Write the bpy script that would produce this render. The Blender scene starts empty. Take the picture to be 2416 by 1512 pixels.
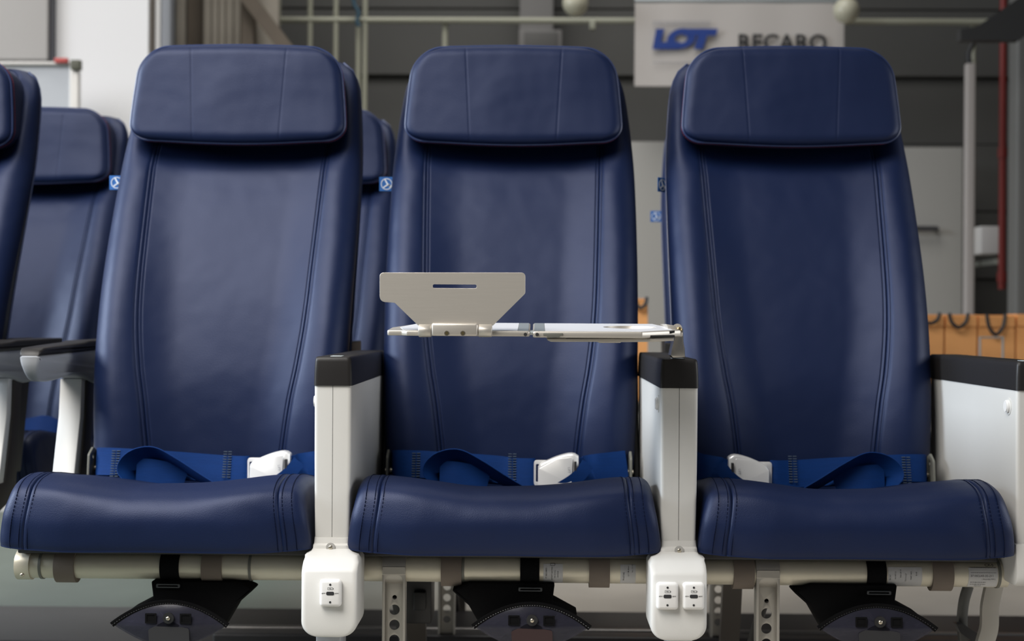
import bpy, bmesh, math, random
from mathutils import Vector, Matrix, noise
random.seed(7)
C = bpy.context.scene.collection
S = bpy.context.scene
PI = math.pi
# ------------------------------------------------------------------ camera, world, light
F = 3360.0; ROLL = 0.0065; YAW = 0.0173; CX = 0.046; ZC = 0.70
cd = bpy.data.cameras.new('camera'); cam = bpy.data.objects.new('camera', cd); C.objects.link(cam)
cd.sensor_width = 36; cd.lens = 36 * F / 2416
cd.clip_start = 0.05; cd.clip_end = 60
cam.matrix_world = Matrix.Translation((CX, 0, ZC)) @ Matrix.Rotation(YAW, 4, 'Z') @ Matrix.Rotation(PI / 2, 4, 'X') @ Matrix.Rotation(ROLL, 4, 'Z')
cd.dof.use_dof = True; cd.dof.focus_distance = 2.02; cd.dof.aperture_fstop = 4.5
S.camera = cam
w = bpy.data.worlds.new('world'); S.world = w; w.use_nodes = True
w.node_tree.nodes['Background'].inputs[0].default_value = (0.75, 0.76, 0.80, 1)
w.node_tree.nodes['Background'].inputs[1].default_value = 0.12
S.view_settings.view_transform = 'Standard'; S.view_settings.look = 'None'
S.view_settings.gamma = 1; S.view_settings.exposure = 0.0; S.view_settings.use_curve_mapping = False

def area(name, loc, target, sx, sy, power, col):
    l = bpy.data.lights.new(name, 'AREA'); l.shape = 'RECTANGLE'; l.size = sx; l.size_y = sy
    l.energy = power; l.color = col
    o = bpy.data.objects.new(name, l); C.objects.link(o); o.location = loc
    o.rotation_euler = (Vector(target) - Vector(loc)).to_track_quat('-Z', 'Y').to_euler()
    return o
def aim(o, spread): o.data.spread = math.radians(spread); return o
aim(area('left_window_daylight', (-5.6, 1.9, 2.6), (0.3, 2.2, 0.6), 2.4, 1.8, 80, (0.78, 0.88, 1.0)), 75)
aim(area('front_skylight', (-1.85, 0.5, 3.3), (-1.0, 2.4, .5), 2.8, 2.2, 62, (1.0, 0.965, 0.92)), 84)
aim(area('side_window_daylight', (-3.2, 4.0, 2.4), (-1.6, 6.0, 1.2), 1.5, 1.5, 26, (1.0, 0.99, 0.98)), 180)
aim(area('rear_skylight', (-.6, 4.3, 4.2), (-.4, 5.7, 0.4), 3.0, 1.5, 42, (1.0, 0.98, 0.95)), 120)
aim(area('right_fill_light', (4.5, 1.6, 1.6), (0, 2.3, 0.6), 2.4, 1.6, 24, (0.95, 0.97, 1.0)), 100)  # added weak fill, brightens the console side that faces right

# ------------------------------------------------------------------ helpers
def P(px, py, Y):
    """photo pixel -> the point of the plane y=Y it shows (world metres)"""
    dx = (px - 1208) / F; dz = (756 - py) / F
    c, s = math.cos(ROLL), math.sin(ROLL)
    a = dx * c - dz * s; b = dx * s + dz * c
    c, s = math.cos(YAW), math.sin(YAW)
    x = a * c - s; y = a * s + c
    k = Y / y
    return Vector((CX + x * k, Y, ZC + b * k))

MATS = {}
def mat(name, col, rough=0.5, metal=0.0, bump=0.0, scale=400.0, var=0.0, vscale=6.0, spec=0.5, sheen=0.0, alpha=1.0, stretch=None, coat=0.0, trans=0.0, kind='noise', bdist=0.0006):
    m = bpy.data.materials.new(name); m.use_nodes = True; nt = m.node_tree; b = nt.nodes['Principled BSDF']
    b.inputs['Base Color'].default_value = (*col, 1); b.inputs['Roughness'].default_value = rough
    b.inputs['Metallic'].default_value = metal; b.inputs['Specular IOR Level'].default_value = spec
    b.inputs['Sheen Weight'].default_value = sheen; b.inputs['Alpha'].default_value = alpha
    b.inputs['Coat Weight'].default_value = coat; b.inputs['Transmission Weight'].default_value = trans
    tc = nt.nodes.new('ShaderNodeTexCoord'); mp = nt.nodes.new('ShaderNodeMapping')
    nt.links.new(tc.outputs['Object'], mp.inputs[0])
    if stretch: mp.inputs['Scale'].default_value = stretch
    if var > 0:
        n = nt.nodes.new('ShaderNodeTexNoise'); n.inputs['Scale'].default_value = vscale; n.inputs['Detail'].default_value = 5
        nt.links.new(mp.outputs[0], n.inputs['Vector'])
        r = nt.nodes.new('ShaderNodeMapRange'); r.inputs[1].default_value = .3; r.inputs[2].default_value = .7
        r.inputs[3].default_value = 1 - var; r.inputs[4].default_value = 1 + var
        nt.links.new(n.outputs[0], r.inputs[0])
        h = nt.nodes.new('ShaderNodeHueSaturation'); h.inputs['Color'].default_value = (*col, 1)
        nt.links.new(r.outputs[0], h.inputs['Value']); nt.links.new(h.outputs[0], b.inputs['Base Color'])
    if bump > 0:
        if kind == 'voronoi':
            n = nt.nodes.new('ShaderNodeTexVoronoi'); n.inputs['Scale'].default_value = scale; o = n.outputs['Distance']
        else:
            n = nt.nodes.new('ShaderNodeTexNoise'); n.inputs['Scale'].default_value = scale; n.inputs['Detail'].default_value = 3; o = n.outputs[0]
        nt.links.new(mp.outputs[0], n.inputs['Vector'])
        bp = nt.nodes.new('ShaderNodeBump'); bp.inputs['Strength'].default_value = bump; bp.inputs['Distance'].default_value = bdist
        nt.links.new(o, bp.inputs['Height']); nt.links.new(bp.outputs[0], b.inputs['Normal'])
        if kind == 'leather' or kind == 'voronoi':
            n2 = nt.nodes.new('ShaderNodeTexNoise'); n2.inputs['Scale'].default_value = 9; n2.inputs['Detail'].default_value = 2
            nt.links.new(mp.outputs[0], n2.inputs['Vector'])
            b2 = nt.nodes.new('ShaderNodeBump'); b2.inputs['Strength'].default_value = .35; b2.inputs['Distance'].default_value = 0.012
            nt.links.new(n2.outputs[0], b2.inputs['Height']); nt.links.new(b2.outputs[0], bp.inputs['Normal'])
    if 'leather' in name: b.inputs['Specular Tint'].default_value = (.70, .76, 1, 1)
    MATS[name] = m
    return m
leather = mat('navy_leather', (0.0022, 0.0082, 0.038), 0.50, bump=.18, scale=700, kind='voronoi', var=.06, vscale=3, spec=.40)
piping_m = mat('navy_piping', (0.012, 0.028, 0.10), 0.4, spec=.6)
stitch_m = mat('dark_blue_thread', (0.002, 0.005, 0.022), 0.8, spec=.1)
red_m = mat('dark_red_thread', (0.16, 0.012, 0.035), 0.7)
skirt_m = mat('headrest_underside_leather', (0.010, 0.016, 0.05), 0.55, bump=.2, scale=520)
white_p = mat('warm_white_plastic', (0.60, 0.59, 0.56), 0.45, bump=.12, scale=900, var=.02)
socket_p = mat('bright_white_plastic', (0.74, 0.73, 0.71), 0.4)
cap_p = mat('charcoal_plastic', (0.014, 0.0125, 0.012), 0.45, spec=.35, bump=.1, scale=900)
dark_gap = mat('groove_dark', (0.05, 0.05, 0.05), 0.7)
black_p = mat('black_plastic', (0.012, 0.012, 0.013), 0.5)
grey_p = mat('grey_plastic', (0.34, 0.35, 0.37), 0.42)
alu = mat('satin_aluminium', (0.57, 0.53, 0.47), 0.42, metal=.65, bump=.12, scale=300, stretch=(0.08, 1, 1))
alu_dark = mat('bare_aluminium_strip', (0.42, 0.46, 0.47), 0.4, metal=.6)
chrome = mat('polished_buckle_steel', (0.92, 0.92, 0.91), 0.3, metal=.45)
champ = mat('champagne_tube_paint', (0.60, 0.56, 0.45), 0.36, metal=.3, bump=.05, scale=200)
champ_leg = mat('champagne_leg_paint', (0.40, 0.38, 0.34), 0.42, metal=.5)
ringm = mat('grey_clamp_ring', (0.14, 0.14, 0.12), 0.5)
velcro = mat('taupe_hook_strap', (0.17, 0.14, 0.115), 0.85, bump=.4, scale=1500)
blackcloth = mat('black_webbing', (0.003, 0.003, 0.0035), 0.9, spec=.15, bump=.4, scale=900)
web = mat('royal_blue_webbing', (0.001, 0.024, 0.12), 0.75, spec=.15, bump=.5, scale=220, stretch=(1, 1, 9), var=.1, vscale=40)
web_st = mat('grey_webbing_thread', (0.035, 0.055, 0.085), 0.8)
tray_w = mat('white_tray_laminate', (0.70, 0.71, 0.74), 0.35)
brass = mat('brass_pin', (0.55, 0.38, 0.16), 0.25, metal=1)
steel = mat('screw_steel', (0.55, 0.5, 0.4), 0.3, metal=1)
vinyl = mat('smoked_clear_vinyl', (0.05, 0.05, 0.075), 0.25, alpha=.80, var=.15, vscale=30, bump=.3, scale=40, bdist=.002)
vest_cloth = mat('dark_vest_fabric', (0.03, 0.03, 0.05), 0.8)
maroon = mat('dark_maroon_vest', (0.03, 0.012, 0.012), 0.6)
paper = mat('label_paper', (0.50, 0.50, 0.50), 0.5)
ink = mat('black_ink', (0.02, 0.02, 0.022), 0.6)
ink_lt = mat('grey_ink', (0.30, 0.30, 0.32), 0.6)
tag_b = mat('tag_blue', (0.01, 0.11, 0.38), 0.6)
tag_w = mat('tag_white', (0.75, 0.8, 0.85), 0.6)
logo_b = mat('logo_blue', (0.012, 0.045, 0.24), 0.6)
foamdark = mat('black_anodised_bracket', (0.015, 0.015, 0.016), 0.45)

def tag(o, label=None, cat=None, group=None, kind=None):
    if label: o['label'] = label
    if cat: o['category'] = cat
    if group: o['group'] = group
    if kind: o['kind'] = kind
    return o
def thing(name, label, cat, loc=(0, 0, 0), group=None):
    o = bpy.data.objects.new(name, None); C.objects.link(o); o.location = loc; o.empty_display_size = .05
    return tag(o, label, cat, group)
def absloc(p):
    v = Vector((0, 0, 0))
    while p is not None: v += p.location; p = p.parent
    return v
def obj(name, bm, m, parent=None, smooth=40, origin=None):
    """link bm (world coordinates) as one mesh object"""
    me = bpy.data.meshes.new(name)
    off = absloc(parent) if parent else Vector((0, 0, 0))
    if origin is None:
        if len(bm.verts):
            xs = [v.co.x for v in bm.verts]; ys = [v.co.y for v in bm.verts]; zs = [v.co.z for v in bm.verts]
            origin = Vector(((min(xs) + max(xs)) / 2, (min(ys) + max(ys)) / 2, min(zs)))
        else: origin = off
    bmesh.ops.translate(bm, verts=bm.verts, vec=-origin)
    bmesh.ops.recalc_face_normals(bm, faces=bm.faces)
    bm.to_mesh(me); bm.free()
    me.materials.append(m)
    if smooth:
        me.polygons.foreach_set('use_smooth', [True] * len(me.polygons))
        me.set_sharp_from_angle(angle=math.radians(smooth))
    o = bpy.data.objects.new(name, me); C.objects.link(o)
    o.parent = parent; o.location = origin - off
    return o
def struct(name, bm, m, parent=None):
    o = obj(name, bm, m, parent)
    if parent is None: o['kind'] = 'structure'
    return o
def merge(bm, src, M=None):
    me = bpy.data.meshes.new('t'); src.to_mesh(me); src.free()
    if M is not None: me.transform(M)
    bm.from_mesh(me); bpy.data.meshes.remove(me)
def box(bm, lo, hi, bev=0, seg=3, M=None):
    t = bmesh.new(); bmesh.ops.create_cube(t, size=1)
    for v in t.verts:
        v.co = Vector([(lo[i] + hi[i]) / 2 + v.co[i] * (hi[i] - lo[i]) for i in range(3)])
    if bev: bmesh.ops.bevel(t, geom=t.edges[:], offset=bev, segments=seg, profile=.5, affect='EDGES')
    merge(bm, t, M); return bm
def B(lo, hi, bev=0, seg=3, M=None): return box(bmesh.new(), lo, hi, bev, seg, M)
def tube(bm, pts, r, n=12, closed=False, cap=True):
    pts = [Vector(p) for p in pts]; N = len(pts); rings = []
    up = Vector((0, 0, 1)); prev = None
    for i, p in enumerate(pts):
        if closed: d = pts[(i + 1) % N] - pts[i - 1]
        else: d = pts[min(i + 1, N - 1)] - pts[max(i - 1, 0)]
        d.normalize()
        if prev is None:
            a = up if abs(d.dot(up)) < .9 else Vector((1, 0, 0))
            u = d.cross(a).normalized()
        else: u = (prev - d * prev.dot(d)).normalized()
        prev = u; v = d.cross(u)
        rr = r[i] if isinstance(r, (list, tuple)) else r
        rings.append([bm.verts.new(p + (u * math.cos(2 * PI * k / n) + v * math.sin(2 * PI * k / n)) * rr) for k in range(n)])
    for i in range(N if closed else N - 1):
        a, b = rings[i], rings[(i + 1) % N]
        for k in range(n): bm.faces.new((a[k], a[(k + 1) % n], b[(k + 1) % n], b[k]))
    if cap and not closed: bm.faces.new(rings[0][::-1]); bm.faces.new(rings[-1])
    return bm
def cyl(bm, a, b, r, n=24): return tube(bm, [a, b], r, n)
def disc(bm, c, axis, r, h, n=24, bev=0):
    t = bmesh.new(); bmesh.ops.create_cone(t, cap_ends=True, segments=n, radius1=r, radius2=r, depth=h)
    if bev:
        e = [e for e in t.edges if abs(e.verts[0].co.z - e.verts[1].co.z) < 1e-6]
        bmesh.ops.bevel(t, geom=e, offset=bev, segments=2, affect='EDGES')
    q = Vector((0, 0, 1)).rotation_difference(Vector(axis)).to_matrix().to_4x4()
    merge(bm, t, Matrix.Translation(c) @ q); return bm
def sphere(bm, c, r, sx=1, sy=1, sz=1, n=20):
    t = bmesh.new(); bmesh.ops.create_uvsphere(t, u_segments=n, v_segments=n // 2 + 2, radius=r)
    merge(bm, t, Matrix.Translation(c) @ Matrix.Diagonal((sx, sy, sz, 1))); return bm
def roundpoly(pts, r, seg=5):
    """round the corners of a closed 2D polygon; r number or list"""
    out = []; n = len(pts)
    for i in range(n):
        p = Vector(pts[i]); a = Vector(pts[i - 1]) - p; b = Vector(pts[(i + 1) % n]) - p
        rr = r[i] if isinstance(r, (list, tuple)) else r
        if rr <= 0: out.append(tuple(p)); continue
        ang = a.angle(b); d = min(rr / math.tan(ang / 2), a.length * .49, b.length * .49)
        s = p + a.normalized() * d; e = p + b.normalized() * d
        for k in range(seg + 1):
            t = k / seg; out.append(tuple(s * (1 - t) ** 2 + p * 2 * t * (1 - t) + e * t * t))
    return out
def rrect(cx, cy, w, h, r, seg=5):
    return roundpoly([(cx - w / 2, cy - h / 2), (cx + w / 2, cy - h / 2), (cx + w / 2, cy + h / 2), (cx - w / 2, cy + h / 2)], r, seg)
def circ(cx, cy, r, n=24): return [(cx + r * math.cos(2 * PI * k / n), cy + r * math.sin(2 * PI * k / n)) for k in range(n)]
XZ = Matrix(((1, 0, 0, 0), (0, 0, 1, 0), (0, 1, 0, 0), (0, 0, 0, 1)))     # curve plane -> world XZ, thickness along Y
def plate(loops, th, bev=0.0, M=XZ):
    """2D loops (first outline, then holes) -> solid plate of thickness th centred on the plane"""
    cu = bpy.data.curves.new('c', 'CURVE'); cu.dimensions = '2D'; cu.fill_mode = 'BOTH'
    cu.extrude = max(th / 2 - bev, 1e-5); cu.bevel_depth = bev; cu.bevel_resolution = 1
    if bev: cu.offset = -bev
    for lp in loops:
        sp = cu.splines.new('POLY'); sp.points.add(len(lp) - 1); sp.use_cyclic_u = True
        for k, p in enumerate(lp): sp.points[k].co = (p[0], p[1], 0, 1)
    o = bpy.data.objects.new('c', cu); C.objects.link(o)
    dg = bpy.context.evaluated_depsgraph_get(); me = bpy.data.meshes.new_from_object(o.evaluated_get(dg))
    bpy.data.objects.remove(o); bpy.data.curves.remove(cu)
    me.transform(M)
    if M.determinant() < 0: me.flip_normals()
    bm = bmesh.new(); bm.from_mesh(me); bpy.data.meshes.remove(me)
    bmesh.ops.remove_doubles(bm, verts=bm.verts, dist=1e-6)
    return bm
def text(s, size, M, ext=0.0001, bold=0.0, shear=0, space=1.0):
    cu = bpy.data.curves.new('t', 'FONT'); cu.body = s; cu.size = size; cu.extrude = ext; cu.offset = bold
    cu.align_x = 'CENTER'; cu.align_y = 'CENTER'; cu.shear = shear; cu.space_character = space; cu.resolution_u = 3
    o = bpy.data.objects.new('t', cu); C.objects.link(o)
    dg = bpy.context.evaluated_depsgraph_get(); me = bpy.data.meshes.new_from_object(o.evaluated_get(dg))
    bpy.data.objects.remove(o); bpy.data.curves.remove(cu); me.transform(M)
    bm = bmesh.new(); bm.from_mesh(me); bpy.data.meshes.remove(me); return bm
def front(x, y, z, a=0):   # text matrix: facing -Y at x,y,z, rotated by a in its plane
    return Matrix.Translation((x, y, z)) @ Matrix.Rotation(PI / 2, 4, 'X') @ Matrix.Rotation(a, 4, 'Z')
def join(bm, other): merge(bm, other); return bm
def ribbon(bm, pts, wdirs, width, th):
    """strap: pts centre line, wdirs width directions (Vectors)"""
    N = len(pts); R = []
    for i in range(N):
        p = Vector(pts[i]); d = (Vector(pts[min(i + 1, N - 1)]) - Vector(pts[max(i - 1, 0)])).normalized()
        wv = Vector(wdirs[i]); wv = (wv - d * wv.dot(d)).normalized(); nn = d.cross(wv)
        row = []
        for a, b in ((-.5, -.5), (-.25, -.6), (0, -.6), (.25, -.6), (.5, -.5), (.5, .5), (.25, .6), (0, .6), (-.25, .6), (-.5, .5)):
            row.append(bm.verts.new(p + wv * a * width + nn * b * th))
        R.append(row)
    for i in range(N - 1):
        for k in range(10): bm.faces.new((R[i][k], R[i][(k + 1) % 10], R[i + 1][(k + 1) % 10], R[i + 1][k]))
    bm.faces.new(R[0][::-1]); bm.faces.new(R[-1]); return bm
def cat(pts, n=8):
    """Catmull-Rom through tuples of any length"""
    out = []; L = len(pts)
    for i in range(L - 1):
        p0 = pts[max(i - 1, 0)]; p1 = pts[i]; p2 = pts[i + 1]; p3 = pts[min(i + 2, L - 1)]
        for k in range(n):
            t = k / n
            out.append(tuple(.5 * (2 * b + (c - a) * t + (2 * a - 5 * b + 4 * c - d) * t * t + (-a + 3 * b - 3 * c + d) * t ** 3) for a, b, c, d in zip(p0, p1, p2, p3)))
    out.append(tuple(pts[-1])); return out
def interp(tab, z):
    if z <= tab[0][0]: return tab[0][1]
    for (a, va), (b, vb) in zip(tab, tab[1:]):
        if z <= b:
            t = (z - a) / (b - a); return va + (vb - va) * t
    return tab[-1][1]
def smooth_tab(tab): return cat(tab, 10)
def sstep(a, b, x):
    t = min(1, max(0, (x - a) / (b - a))); return t * t * (3 - 2 * t)
def loft(bm, rings, closed=True, caps=True):
    R = [[bm.verts.new(p) for p in r] for r in rings]; n = len(R[0])
    for a, b in zip(R, R[1:]):
        for k in range(n if closed else n - 1): bm.faces.new((a[k], a[(k + 1) % n], b[(k + 1) % n], b[k]))
    if caps: bm.faces.new(R[0][::-1]); bm.faces.new(R[-1])
    return R
def dup(root, loc, label=None, group=None, skip=()):
    r = root.copy(); C.objects.link(r); r.location = loc
    if label: r['label'] = label
    if group: r['group'] = group
    for ch in list(root.children):
        if ch.name.split('.')[0] in skip: continue
        c = ch.copy(); C.objects.link(c); c.parent = r
        for g in list(ch.children):
            d = g.copy(); C.objects.link(d); d.parent = c
    return r

# ------------------------------------------------------------------ setting: floor, walls
concrete = mat('sealed_grey_concrete', (0.40, 0.385, 0.35), 0.5, var=.22, vscale=1.3, bump=.05, scale=30)
wallgrey = mat('grey_sandwich_panel', (0.088, 0.087, 0.082), 0.55, var=.05, vscale=3)
wallgroove = mat('dark_panel_joint', (0.02, 0.02, 0.02), 0.7)
wallwhite = mat('white_painted_wall', (0.80, 0.79, 0.79), 0.7)
panelgrey = mat('light_grey_panel', (0.50, 0.48, 0.46), 0.6)
YB = 6.4
nt_ = concrete.node_tree; tc_ = nt_.nodes.new('ShaderNodeTexCoord'); sp_ = nt_.nodes.new('ShaderNodeSeparateXYZ'); cr_ = nt_.nodes.new('ShaderNodeValToRGB')
mr_ = nt_.nodes.new('ShaderNodeMapRange'); mr_.inputs[1].default_value = -1.2; mr_.inputs[2].default_value = .8     # grey-green at the left, blending to pale beige at the right
nt_.links.new(tc_.outputs['Object'], sp_.inputs[0]); nt_.links.new(sp_.outputs[0], mr_.inputs[0]); nt_.links.new(mr_.outputs[0], cr_.inputs[0])
cr_.color_ramp.elements[0].color = (.125, .150, .125, 1); cr_.color_ramp.elements[0].position = .25; cr_.color_ramp.elements[1].color = (.52, .48, .42, 1); cr_.color_ramp.elements[1].position = .60
nt_.links.new(cr_.outputs[0], [n for n in nt_.nodes if n.type == 'HUE_SAT'][0].inputs['Color'])
struct('floor', B((-6, -2.5, -.1), (6, YB + .3, 0)), concrete)
wb = struct('wall_back', B((-6, YB + .05, 0), (6, YB + .25, 4.5)), wallgrey)
z = 0.0; k = 0
while z < 3.2:                         # horizontal cladding sheets, ribs proud of one another
    b = bmesh.new(); h = .30
    y0 = YB + (.03 if k % 3 == 2 else 0)
    box(b, (-1.9, y0, z + .002), (5.2, YB + .06, z + h - .003), .004, 1)
    obj('panel', b, wallgrey, wb); z += h; k += 1
xr = 3.05
struct('wall_right', B((xr, 2.6, 0), (xr + .2, YB, 4.5)), mat('grey_side_wall', (0.13, 0.125, 0.12), .6))

# white partition wall on the left
wl = struct('wall_left', B((-3.9, 5.1, 0), (P(350, 0, 5.1).x, 5.25, 4.5)), wallwhite)
struct('trim_1', B((P(112, 0, 5.08).x, 5.075, P(0, 150, 5.08).z), (P(128, 0, 5.08).x, 5.10, 4.5)), mat('dark_slot', (.05, .05, .06), .5))
pl = B((P(-260, 0, 5.06).x, 5.06, P(0, 140, 5.06).z), (P(112, 0, 5.06).x, 5.10, 4.4), .004)
tag(obj('wall_panel', pl, panelgrey), 'light grey wall panel in the upper left corner beside the dark slot', 'panel')
# whiteboard on easel at the left
t = thing('flipchart_board', 'pale grey flipchart board with a red marker clip against the white wall', 'board', tuple(P(100, 260, 4.85)))
a0 = P(-120, 262, 4.85); a1 = P(186, 146, 4.85)
zb = 0.75
obj('panel', B((a0.x, 4.86, zb), (a1.x - .03, 4.87, a1.z - .012)), mat('board_white', (.55, .57, .60), .35), t)
b = bmesh.new(); box(b, (a1.x - .03, 4.845, zb), (a1.x, 4.875, a1.z), .002); box(b, (a0.x, 4.845, a1.z - .012), (a1.x, 4.875, a1.z), .002); box(b, (a0.x, 4.845, zb), (a1.x, 4.875, zb + .02), .002)
obj('frame', b, mat('board_frame', (.62, .6, .57), .4, metal=.3), t)
b0 = P(130, 143, 4.84); obj('clip', B((b0.x, 4.83, b0.z - .008), (b0.x + .045, 4.85, b0.z + .008), .002), mat('clip_red', (.5, .08, .07), .5), t)
b0 = P(180, 152, 4.84); obj('corner_bracket', B((b0.x - .016, 4.825, b0.z - .02), (b0.x + .018, 4.85, b0.z + .014), .003), mat('olive_bracket', (.10, .10, .07), .5), t)
for xx in (a0.x + .1, a1.x - .1):
    obj('leg', tube(bmesh.new(), [(xx, 4.87, zb + .02), (xx, 4.92, .0)], .012), alu_dark, t)

# tall poles next to partition
for i, (x0, x1, col, lab) in enumerate([(352, 368, (.14, .12, .10), 'narrow brown upright at the edge of the white wall'), (371, 384, (.62, .61, .6), 'thin white upright beside the brown upright'), (386, 408, (.22, .23, .25), 'grey steel upright right of the white one')]):
    q0 = P(x0, 0, 5.15); q1 = P(x1, 0, 5.15)
    tag(obj('upright', B((q0.x, 5.12, 0), (q1.x, 5.18, 3.2), .004), mat('upright_paint_%d' % i, col, .5)), lab, 'upright')
# beige roller shutter crates
t = thing('slatted_crate', 'tall beige crate with vertical boards behind the left seat headrest', 'crate', (P(540, 0, 5.5).x, 5.5, 0))
wood = mat('beige_crate_board', (.30, .27, .225), .7, var=.1, vscale=8)
wood2 = mat('brown_crate_post', (.13, .105, .08), .7, var=.1, vscale=8)
for x0, x1, m_, dy in ((412, 432, wood, .02), (434, 478, wood2, .05), (480, 497, wood, 0), (499, 514, wood, 0), (516, 531, wood, 0), (533, 550, wood, 0), (552, 568, wood, 0), (603, 655, wood, .02)):
    obj('board', B((P(x0, 0, 5.5).x, 5.5 + dy, 0), (P(x1, 0, 5.5).x, 5.53 + dy, 2.9), .003), m_, t)
obj('corner_post', B((P(570, 0, 5.45).x, 5.44, 0), (P(600, 0, 5.45).x, 5.50, 2.9), .004), wood2, t)
p0 = P(595, -20, 5.42); p1 = P(700, 120, 5.42); d_ = (p1 - p0)
b = plate([[(p0.x, p0.z), (p1.x, p1.z), (p1.x - .045, p1.z - .03), (p0.x - .045, p0.z - .03)]], .03)
bmesh.ops.translate(b, verts=b.verts, vec=(0, 5.42, 0)); obj('diagonal_brace', b, wood2, t)
# cream railing
cream = mat('cream_railing_paint', (.33, .33, .26), .45)
t = thing('guard_railing', 'cream tubular guard railing running along the back of the hall', 'railing', (P(900, 0, 5.8).x, 5.8, 0))
pa = P(648, 47, 5.8); pb = P(2330, 68, 5.8)
obj('top_rail', cyl(bmesh.new(), pa, (pb.x, 5.8, pa.z), .013), cream, t)
for px_, top, bot in ((657, -60, 58), (732, -60, 420), (793, -60, 420), (846, 60, 640), (862, -60, 640)):
    q = P(px_, 0, 5.8); obj('post', cyl(bmesh.new(), (q.x, 5.8, max(0, P(0, bot, 5.8).z)), (q.x, 5.8, P(0, top, 5.8).z), .0105), cream, t)
q = P(1050, 0, 5.8)
for px_ in (1050, 2300): obj('support', cyl(bmesh.new(), (P(px_, 0, 5.8).x, 5.82, 0), (P(px_, 0, 5.8).x, 5.82, pa.z), .012), cream, t)
q = P(1398, 62, 5.8); obj('clamp', B((q.x - .012, 5.785, q.z - .014), (q.x + .012, 5.815, q.z + .02), .003), cream, t)
# blue cable tie / hose
pts = cat([tuple(P(*p, 5.76)) for p in ((832, -20), (836, 10), (846, 30), (842, 52), (848, 62))])
tag(obj('blue_hose', tube(bmesh.new(), pts, .008), mat('teal_hose', (.03, .08, .12), .5)), 'short teal blue hose tied to the cream railing', 'hose')
# grey pillar
q0, q1 = P(1226, 0, 6.2), P(1306, 0, 6.2)
t = thing('steel_column', 'light grey square steel column behind the middle headrest', 'column', ((q0.x + q1.x) / 2, 6.25, 0))
obj('shaft', B((q0.x, 6.2, 0), (q1.x, 6.34, 4.4), .005), mat('column_grey', (.20, .195, .19), .6), t)
q0, q1, q2 = P(1224, 72, 6.15), P(1326, 72, 6.15), P(0, 185, 6.15)
obj('junction_box', B((q0.x, 6.13, q2.z), (q1.x, 6.2, q0.z), .005), mat('junction_grey', (.16, .155, .15), .5), t)
obj('cover_plate', B((q0.x + .025, 6.12, q2.z + .08), (q1.x - .02, 6.135, q0.z - .01), .003), mat('junction_dark', (.09, .088, .085), .5), t)
# globes on the railing
glob = mat('cream_globe', (.50, .48, .37), .35)
for px_, py_, lab in ((1358, 8, 'cream ball lamp above the middle seat, left of the banner'), (1997, 25, 'cream ball lamp at the upper right corner of the banner')):
    q = P(px_, py_, 5.6); t = thing('ball_lamp', lab, 'lamp', tuple(q))
    obj('globe', sphere(bmesh.new(), q, .051, n=28), glob, t)
    obj('rod', cyl(bmesh.new(), q + Vector((0, 0, .049)), q + Vector((0, 0, 1.6)), .005), cream, t)
# banner
bw = mat('banner_fabric', (.52, .485, .455), .7, var=.03, vscale=3)
t = thing('wall_banner', 'off-white hanging banner with blue and black company logos above the right seat', 'banner', (P(1745, 0, 5.7).x, 5.7, P(0, 205, 5.7).z))
q0, q1 = P(1497, 203, 5.7), P(1992, 8, 5.7)
rings = []
b = bmesh.new(); nx = 40
for i in range(nx + 1):
    x = q0.x + (q1.x - q0.x) * i / nx; yy = 5.7 + .002 * math.sin(i * .5) 
    rings.append([(x, yy, q0.z), (x, yy, q1.z), (x, yy + .003, q1.z), (x, yy + .003, q0.z)])
loft(b, rings); obj('fabric', b, bw, t, smooth=30)
b = bmesh.new(); cyl(b, (q0.x, 5.71, q1.z + .01), (q1.x, 5.71, q1.z + .01), .012); obj('top_rod', b, alu_dark, t)
# LOT lettering: heavy slanted letters
def poly_px(pts, Y): return [(P(x, y, Y).x, P(x, y, Y).z) for x, y in pts]
b = bmesh.new(); Yl = 5.688
L = poly_px([(1548, 68), (1568, 68), (1559, 99), (1605, 99), (1601, 116), (1539, 116)], Yl)
join(b, plate([L], .003))
O = [(1607 + 33 * math.cos(a) - 5 * math.sin(a) * .0, 91 - 24 * math.sin(a)) for a in [2 * PI * k / 32 for k in range(32)]]
O = [(x + (91 - y) * .22, y) for x, y in O]
I = [(1607 + 15 * math.cos(a), 91 - 10.5 * math.sin(a)) for a in [2 * PI * k / 24 for k in range(24)]]
I = [(x + (91 - y) * .22, y) for x, y in I]
T_ = plate([poly_px(O, Yl), poly_px(I, Yl)], .003); bmesh.ops.translate(T_, verts=T_.verts, vec=(0, -.0008, 0)); join(b, T_)
T = poly_px([(1612, 68), (1694, 68), (1689, 84), (1668, 84), (1658, 116), (1637, 116), (1647, 84), (1612, 84)], Yl)
T_ = plate([T], .003); bmesh.ops.translate(T_, verts=T_.verts, vec=(0, -.0016, 0)); join(b, T_)
bmesh.ops.translate(b, verts=b.verts, vec=(0, Yl, 0)); tag(obj('logo_lettering', b, logo_b, t, smooth=0), 'slanted blue LOT lettering')
q = P(1846, 102, Yl); b = text('RECARO', .0887, front(q.x, Yl, q.z), .001, .002, 0, 1.02)
b.transform(Matrix.Translation((q.x, 0, 0)) @ Matrix.Diagonal((1.02, 1, 1, 1)) @ Matrix.Translation((-q.x, 0, 0)))
tag(obj('second_logo_lettering', b, ink, t, smooth=0), 'black RECARO lettering')
b = bmesh.new(); random.seed(3)
for y_, x0, x1 in ((50, 1540, 1676), (56, 1540, 1676), (146, 1542, 1640)):
    x = x0
    while x < x1:
        wd = random.uniform(2, 5); a_ = P(x, y_ + 3, Yl); c_ = P(min(x + wd, x1), y_, Yl)
        box(b, (a_.x, Yl, a_.z), (c_.x, Yl + .001, c_.z)); x += wd + 1.6
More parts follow.
